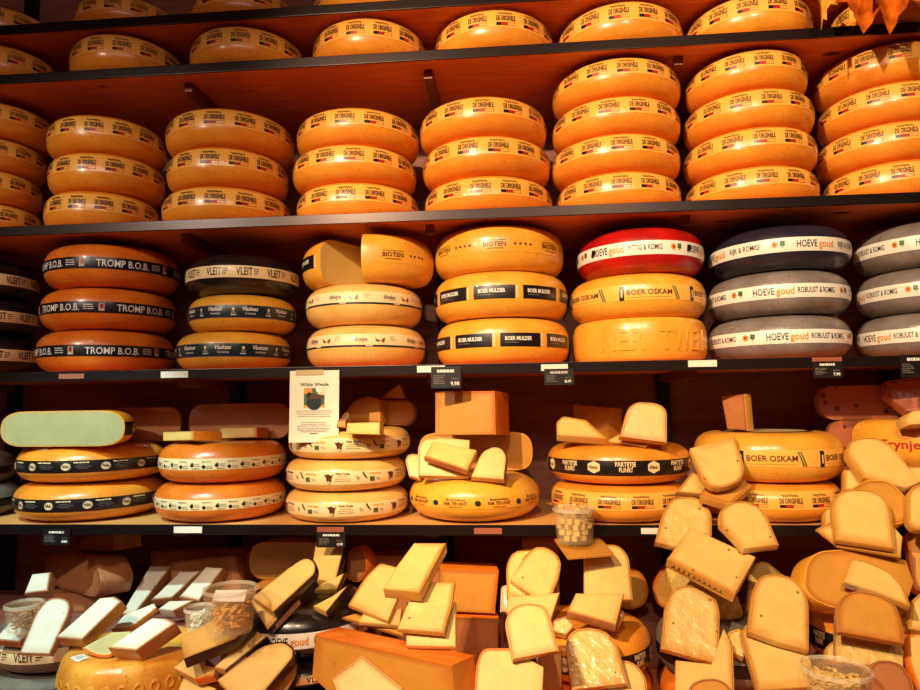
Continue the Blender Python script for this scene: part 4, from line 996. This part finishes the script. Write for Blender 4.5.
side_paper(s2, ptsS2, 42, 0, 'S2', 6, .6, 1.0, .001, .016)
pc('S5', 'small pale rounded end beside the shiny slab', [(826, 660), (825, 648, 4), (832, 641, 4), (846, 642), (846, 664)], 40, 0, 1.58, .02, (0, 1, 2), group=gS)
pc('S8b', 'pale slab at the picture edge above the orange slice', [(909, 629), (912, 600, 4), (922, 592), (938, 592), (938, 634)], 36, 0, 1.58, .024, (0, 1), group=gS)
pc('S8c', 'amber slab at the picture edge, lowest in the heap', [(908, 660), (908, 634, 4), (938, 634), (938, 700), (918, 690)], 36, 0, 1.54, .02, (0, 3, 4), 'orange2', 'paste', group=gS)
pc('S4', 'shiny pale slab in film, under the orange rounded slab', [(836, 662), (836, 622), (902, 636), (904, 669)], 38, 0, 1.58, .018, (), pm='paste_wrapped', group=gS)
pc('S3', 'deep orange rounded slab, on the shiny pale one', [(838, 632), (836, 610, 8), (842, 596, 8), (856, 590, 8), (878, 594, 8), (896, 604, 8), (902, 622, 6), (904, 644)], 36, 0, 1.56, .018, (0, 1, 2, 3, 4, 5, 6), 'tan', 'paste_aged', group=gS)
pc('S7', 'brown mottled lump in film at the bottom of the frame', [(864, 760), (867, 672, 6), (874, 661, 6), (888, 660, 6), (902, 664, 6), (914, 684, 6), (914, 760)], 30, 0, 1.46, .03, (0, 1, 2, 3, 4, 5), 'brown', 'paste_brown', group=gS)
r_, cx_, cy_, z_ = tub('tubE', 'round clear tub at the bottom of the frame', 836, 684, 1.46, .060, .060)
shreds(cx_, cy_, z_, .060, .060, 'pale crumbs inside the round clear tub at the bottom', 'paste', 9, 200)
# ------------------------------------------------------------------ papers on the shelf edges
def card(name, cat, label, x0, y0, x1, y1, mat, group=None, Y=YF-.0035, price=None, head=None, seed=0):
    a = at(x0, y0, Y); b = at(x1, y1, Y); w = b.x-a.x; h = a.z-b.z
    mb = MB(); mb.box(-w/2, w/2, -.0008, .0008, -h, 0, mat)
    pr = Print()
    if price is not None:
        if price: pr.text(price, w*.30, -h*.86, h*.17, 'white', 1, .02)
        else: pr.lines(w*.16, w*.44, -h*.78, 1, .005, h*.13, 'white', 1, 3)
        if head: pr.text(head, 0, -h*.30, h*.15, 'white', 1, .02, w*.62)
        else: pr.lines(-w*.34, w*.34, -h*.20, 1, .005, h*.13, 'white', 1, seed+5)
        pr.lines(-w*.42, -w*.02, -h*.42, 5, h*.09, h*.035, 'inkgrey', 1, seed, False); pr.lines(w*.18, w*.42, -h*.56, 1, .005, h*.04, 'inkgrey', 1, seed)
    pr.flat(mb, lambda x, v, l: (x, -.0008-.0003*l, v))
    o = mb.build(name, None, 0); o.location = ((a.x+b.x)/2, Y, a.z); tag(o, label, cat, group); return o
gT = 'white ticket strips on the shelf edges'
TK = [(59, 374, 84, 378.5, 'ticketred', 'dull ticket strip under the black-banded orange wheels'), (161, 371.5, 188, 377.5, 'ticket', 'white ticket strip below the teal-banded wheels'),
      (417, 366, 445, 372, 'ticket', 'white ticket strip behind the price card under the cream-banded wheels'), (541, 364.5, 568, 370.5, 'ticket', 'white ticket strip behind the price card at the middle of the edge'),
      (688, 360.5, 717, 366.5, 'ticket', 'white ticket strip below the embossed amber wheel'), (812, 357.5, 842, 362, 'ticketred', 'brown ticket strip above the price card under the navy wheel'),
      (174, 526.5, 202, 533, 'ticket', 'white ticket strip below the dotted-band wheels'), (317, 527, 344, 533, 'ticketred', 'dull ticket strip above the lower price card'),
      (474, 528, 502, 534, 'ticketred', 'beige ticket strip below the dark-dotted amber wheel'), (641, 528, 662, 534, 'ticket', 'white ticket strip below the hexagon-banded stack')]
for x0, y0, x1, y1, mt, lb in TK: card('shelf_ticket', 'ticket strip', lb, x0, y0, x1, y1, mt, gT)
gP = 'black price cards on the shelf edges'
CARDS = [(431, 367, 461, 388, '9,98', '', 'black price card reading 9,98 under the cream-banded wheels'), (544, 369, 574, 384.5, '8,49', 'VAN BOER SPORT', 'black price card reading 8,49 at the middle of the shelf edge'),
         (812, 361.5, 843, 377.5, '7,98', '', 'black price card reading 7,98 under the navy waxed wheel'), (899, 355, 930, 377, '', '', 'black price card at the picture edge, under the grey wheels'),
         (43, 529, 70, 545, '', '', 'black price card above the wrapped brown halves'), (317, 532, 345.5, 547.5, '4,98', '', 'black price card reading 4,98 above the black-rinded wedges')]
for i, (x0, y0, x1, y1, pr_, hd, lb) in enumerate(CARDS): card('shelf_price_card', 'price card', lb, x0, y0, x1, y1, 'card', gP, YF-.0068, pr_, hd, i)
# paper notice taped over the edge
Yn = YF-.0062; a = at(290, 371, Yn); b = at(339, 442, Yn); w = b.x-a.x; h = a.z-b.z
nt_ = empty('paper_notice', Matrix.Translation(((a.x+b.x)/2, Yn, a.z))); tag(nt_, 'white paper notice with a bird picture, hanging from the shelf edge', 'notice')
mb = MB(); vs = []; fs = []
for i in range(9):
    v = -h*i/8; yo = -.006*(i/8)**2
    for x in (-w/2, w/2): vs += [(x, yo, v)]
    if i: fs.append((2*i-2, 2*i, 2*i+1, 2*i-1))
nb = len(vs); vs += [(x, y+.0006, z) for x, y, z in vs]; fs += [tuple(nb+k for k in f[::-1]) for f in fs]
mb.add(vs, fs, 'paper')
def nfn(x, v, l): t = -v/h; return (x, -.006*t*t-.0005*l, v)
pr = Print(); pr.text('Wilde Weide', 0, -h*.22, h*.050, 'ink', 1, .02, w*.58)
pr.lines(-w*.36, w*.36, -h*.565, 4, h*.026, h*.009, 'inkgrey', 1, 2); pr.lines(-w*.36, w*.36, -h*.725, 3, h*.026, h*.010, 'inkgrey', 1, 4); pr.lines(-w*.36, w*.36, -h*.81, 3, h*.022, h*.011, 'inkgrey', 1, 6); pr.rect(-w*.08, w*.08, -h*.885, -h*.874, 'ink')
pr.flat(mb, nfn); mb.build('sheet', nt_, 30)
mb = MB(); pr = Print(); pw, pt, pb = w*.21, -h*.245, -h*.515; pm_ = (pt+pb)/2
pr.rect(-pw, pw, pb, pt, 'inkgreen', 1); pr.rect(-pw, pw, pb, pb+(pt-pb)*.12, 'inkorange', 2); pr.rect(-pw, -pw*.2, pm_+.01, pt, 'inkorange', 2); pr.rect(pw*.35, pw, pt-.018, pt, 'cream', 2)
pr.disc(0, pm_-.012, pw*.75, 'teal', 2, 14, .020); pr.poly([(-pw*.6, pm_-.006), (-pw*.2, pm_+.012), (pw*.9, pm_+.006), (pw*.9, pm_), (0, pm_-.004)], 'inkbrown', 3); pr.disc(-pw*.45, pm_+.006, .008, 'ink', 3, 9); pr.disc(pw*.5, pm_+.022, .010, 'white', 3, 8)
pr.flat(mb, nfn); mb.build('picture', nt_, 0)
mb = MB(); mb.box(-w*.38, w*.18, -.0014, -.0008, -h*.065, .002, 'tape'); mb.build('tape_strip', nt_, 0)
# autumn leaves on a twig hanging from above
tw_ = empty('hanging_leaf_garland', Matrix.Translation(at(860, -20, 1.63))); tag(tw_, 'orange autumn maple leaves hanging in front of the upper shelves', 'leaf garland')
MAPLE = [(0, 0), (.10, .04), (.30, -.06), (.46, .04), (.40, .14), (.54, .30), (.34, .32), (.36, .44), (.44, .62), (.26, .56), (.22, .66), (.14, .74), (.10, .86), (0, 1)]
CURL = [(0, 0), (.08, .10), (.14, .25), (.22, .45), (.30, .62), (.16, .58), (.10, .66), (.12, .82), (.04, .80), (0, 1)]
def leaf(px, py, Y, L, W, tip, mat, fold, yawd, out=MAPLE, skew=1.0):
    """a curled leaf hanging tip-down from (px, py); out is the half outline (half width, depth down from the stalk)"""
    p = at(px, py, Y)-tw_.location
    ring = [(x*W, -y*L) for x, y in out]+[(-x*W*skew, -y*L) for x, y in out[-2:0:-1]]
    n = len(ring); c0 = (0, -.42*L); vs = []; fs = []
    def z3(x, y): return (x, -abs(x)*fold-.10*L*sin(-y/L*2.6)+.004*sin(60*x+40*y), y)
    for k in (0, .33, .66, 1):
        for x, y in ring: vs.append(z3(c0[0]+(x-c0[0])*max(k, .02), c0[1]+(y-c0[1])*max(k, .02)))
    for k in range(3):
        for i in range(n): j = (i+1) % n; fs.append((k*n+i, k*n+j, (k+1)*n+j, (k+1)*n+i))
    fs.append(tuple(range(n-1, -1, -1)))
    m = len(vs); vs += [(x, y+.0007, z) for x, y, z in vs]; fs += [tuple(m+k for k in f[::-1]) for f in fs]
    mb = MB(); mb.add(vs, fs, mat); o = mb.build('leaf', tw_, 60); o.location = p; o.rotation_euler = (radians(-8), radians(tip), radians(yawd)); return o
LY = 1.63
leaf(816, -24, LY, .170, .100, 10, 'leafy', .5, 20, CURL, .5)
leaf(862, -24, LY-.01, .166, .160, 6, 'leafo', .3, -8)
leaf(878, -30, LY-.03, .190, .160, 4, 'leafo', .25, 8)
leaf(900, -30, LY-.02, .130, .150, -16, 'leafo', .3, 12)
leaf(922, -44, LY, .112, .13, -30, 'leafy', .3, 0)
mb = MB(); q0 = at(812, -26, 1.63)-tw_.location; q1 = at(945, -36, 1.63)-tw_.location
pts_ = [q0+(q1-q0)*(i/12)+Vector((0, 0, .006*sin(i*1.3))) for i in range(13)]; vs = []; fs = []
for i, q in enumerate(pts_):
    for k in range(6): vs.append((q.x, q.y+.003*cos(k*pi/3), q.z+.003*sin(k*pi/3)))
    if i:
        for k in range(6): a_ = (i-1)*6+k; b_ = (i-1)*6+(k+1) % 6; fs.append((a_, b_, b_+6, a_+6))
mb.add(vs, fs, 'twig'); mb.build('twig', tw_, 60)
0 and print('DEPTHS', {k: (round(v[0], 2), round(v[1], 2)) for k, v in PIECES.items()})
# ------------------------------------------------------------------ light
def spot(x, y, z, tx, ty, tz, watts, col, size, blend=.5, rad=.03):
    l = bpy.data.lights.new('spot_lamp', 'SPOT'); l.energy = watts; l.color = col; l.spot_size = radians(size); l.spot_blend = blend; l.shadow_soft_size = rad
    o = bpy.data.objects.new('spot_lamp', l); COL.objects.link(o); o.location = (x, y, z)
    o.rotation_euler = (Vector((tx, ty, tz))-Vector((x, y, z))).to_track_quat('-Z', 'Y').to_euler(); return o
WARM = (1, .72, .42)
spot(-1.0, -.6, 2.85, .66, 1.75, 1.80, 500, WARM, 60, .7)
spot(.45, -.6, 2.85, 1.15, 1.75, 2.0, 120, WARM, 56, .7)
spot(-1.9, -.5, 2.7, -1.0, 1.75, 1.50, 150, (1, .86, .66), 46, .8)
spot(-.1, -.6, 2.85,   .30, 1.55, .92, 120, WARM, 46, .6)
spot(-.9, -.6, 2.85, -.40, 1.45, .92, 250, WARM, 25, .5)
spot(0, -.6, 3.15, .1, -.3, 0, 380, WARM, 66, .6)  # spot added to light the floor, its bounce brightens the shelf undersides
spot(-1.15, .46, 2.6, -1.10, 1.74, .98, 200, (.64, .96, .95), 28, .35)
al = bpy.data.lights.new('added_fill_lamp', 'AREA'); al.shape = 'RECTANGLE'; al.size = 2.6; al.size_y = .8; al.energy = 34; al.color = (1, .74, .66)  # soft area lamp added behind the camera as fill, lifts the dark gaps
ao = bpy.data.objects.new('added_fill_lamp', al); COL.objects.link(ao); ao.location = (0, -1.6, 3.15); ao.rotation_euler = (Vector((0, 1.7, 1.2))-Vector((0, -1.6, 3.15))).to_track_quat('-Z', 'Y').to_euler()
w = bpy.data.worlds.new('world'); scene.world = w; w.use_nodes = True
w.node_tree.nodes['Background'].inputs[0].default_value = (.8, .5, .45, 1); w.node_tree.nodes['Background'].inputs[1].default_value = .06
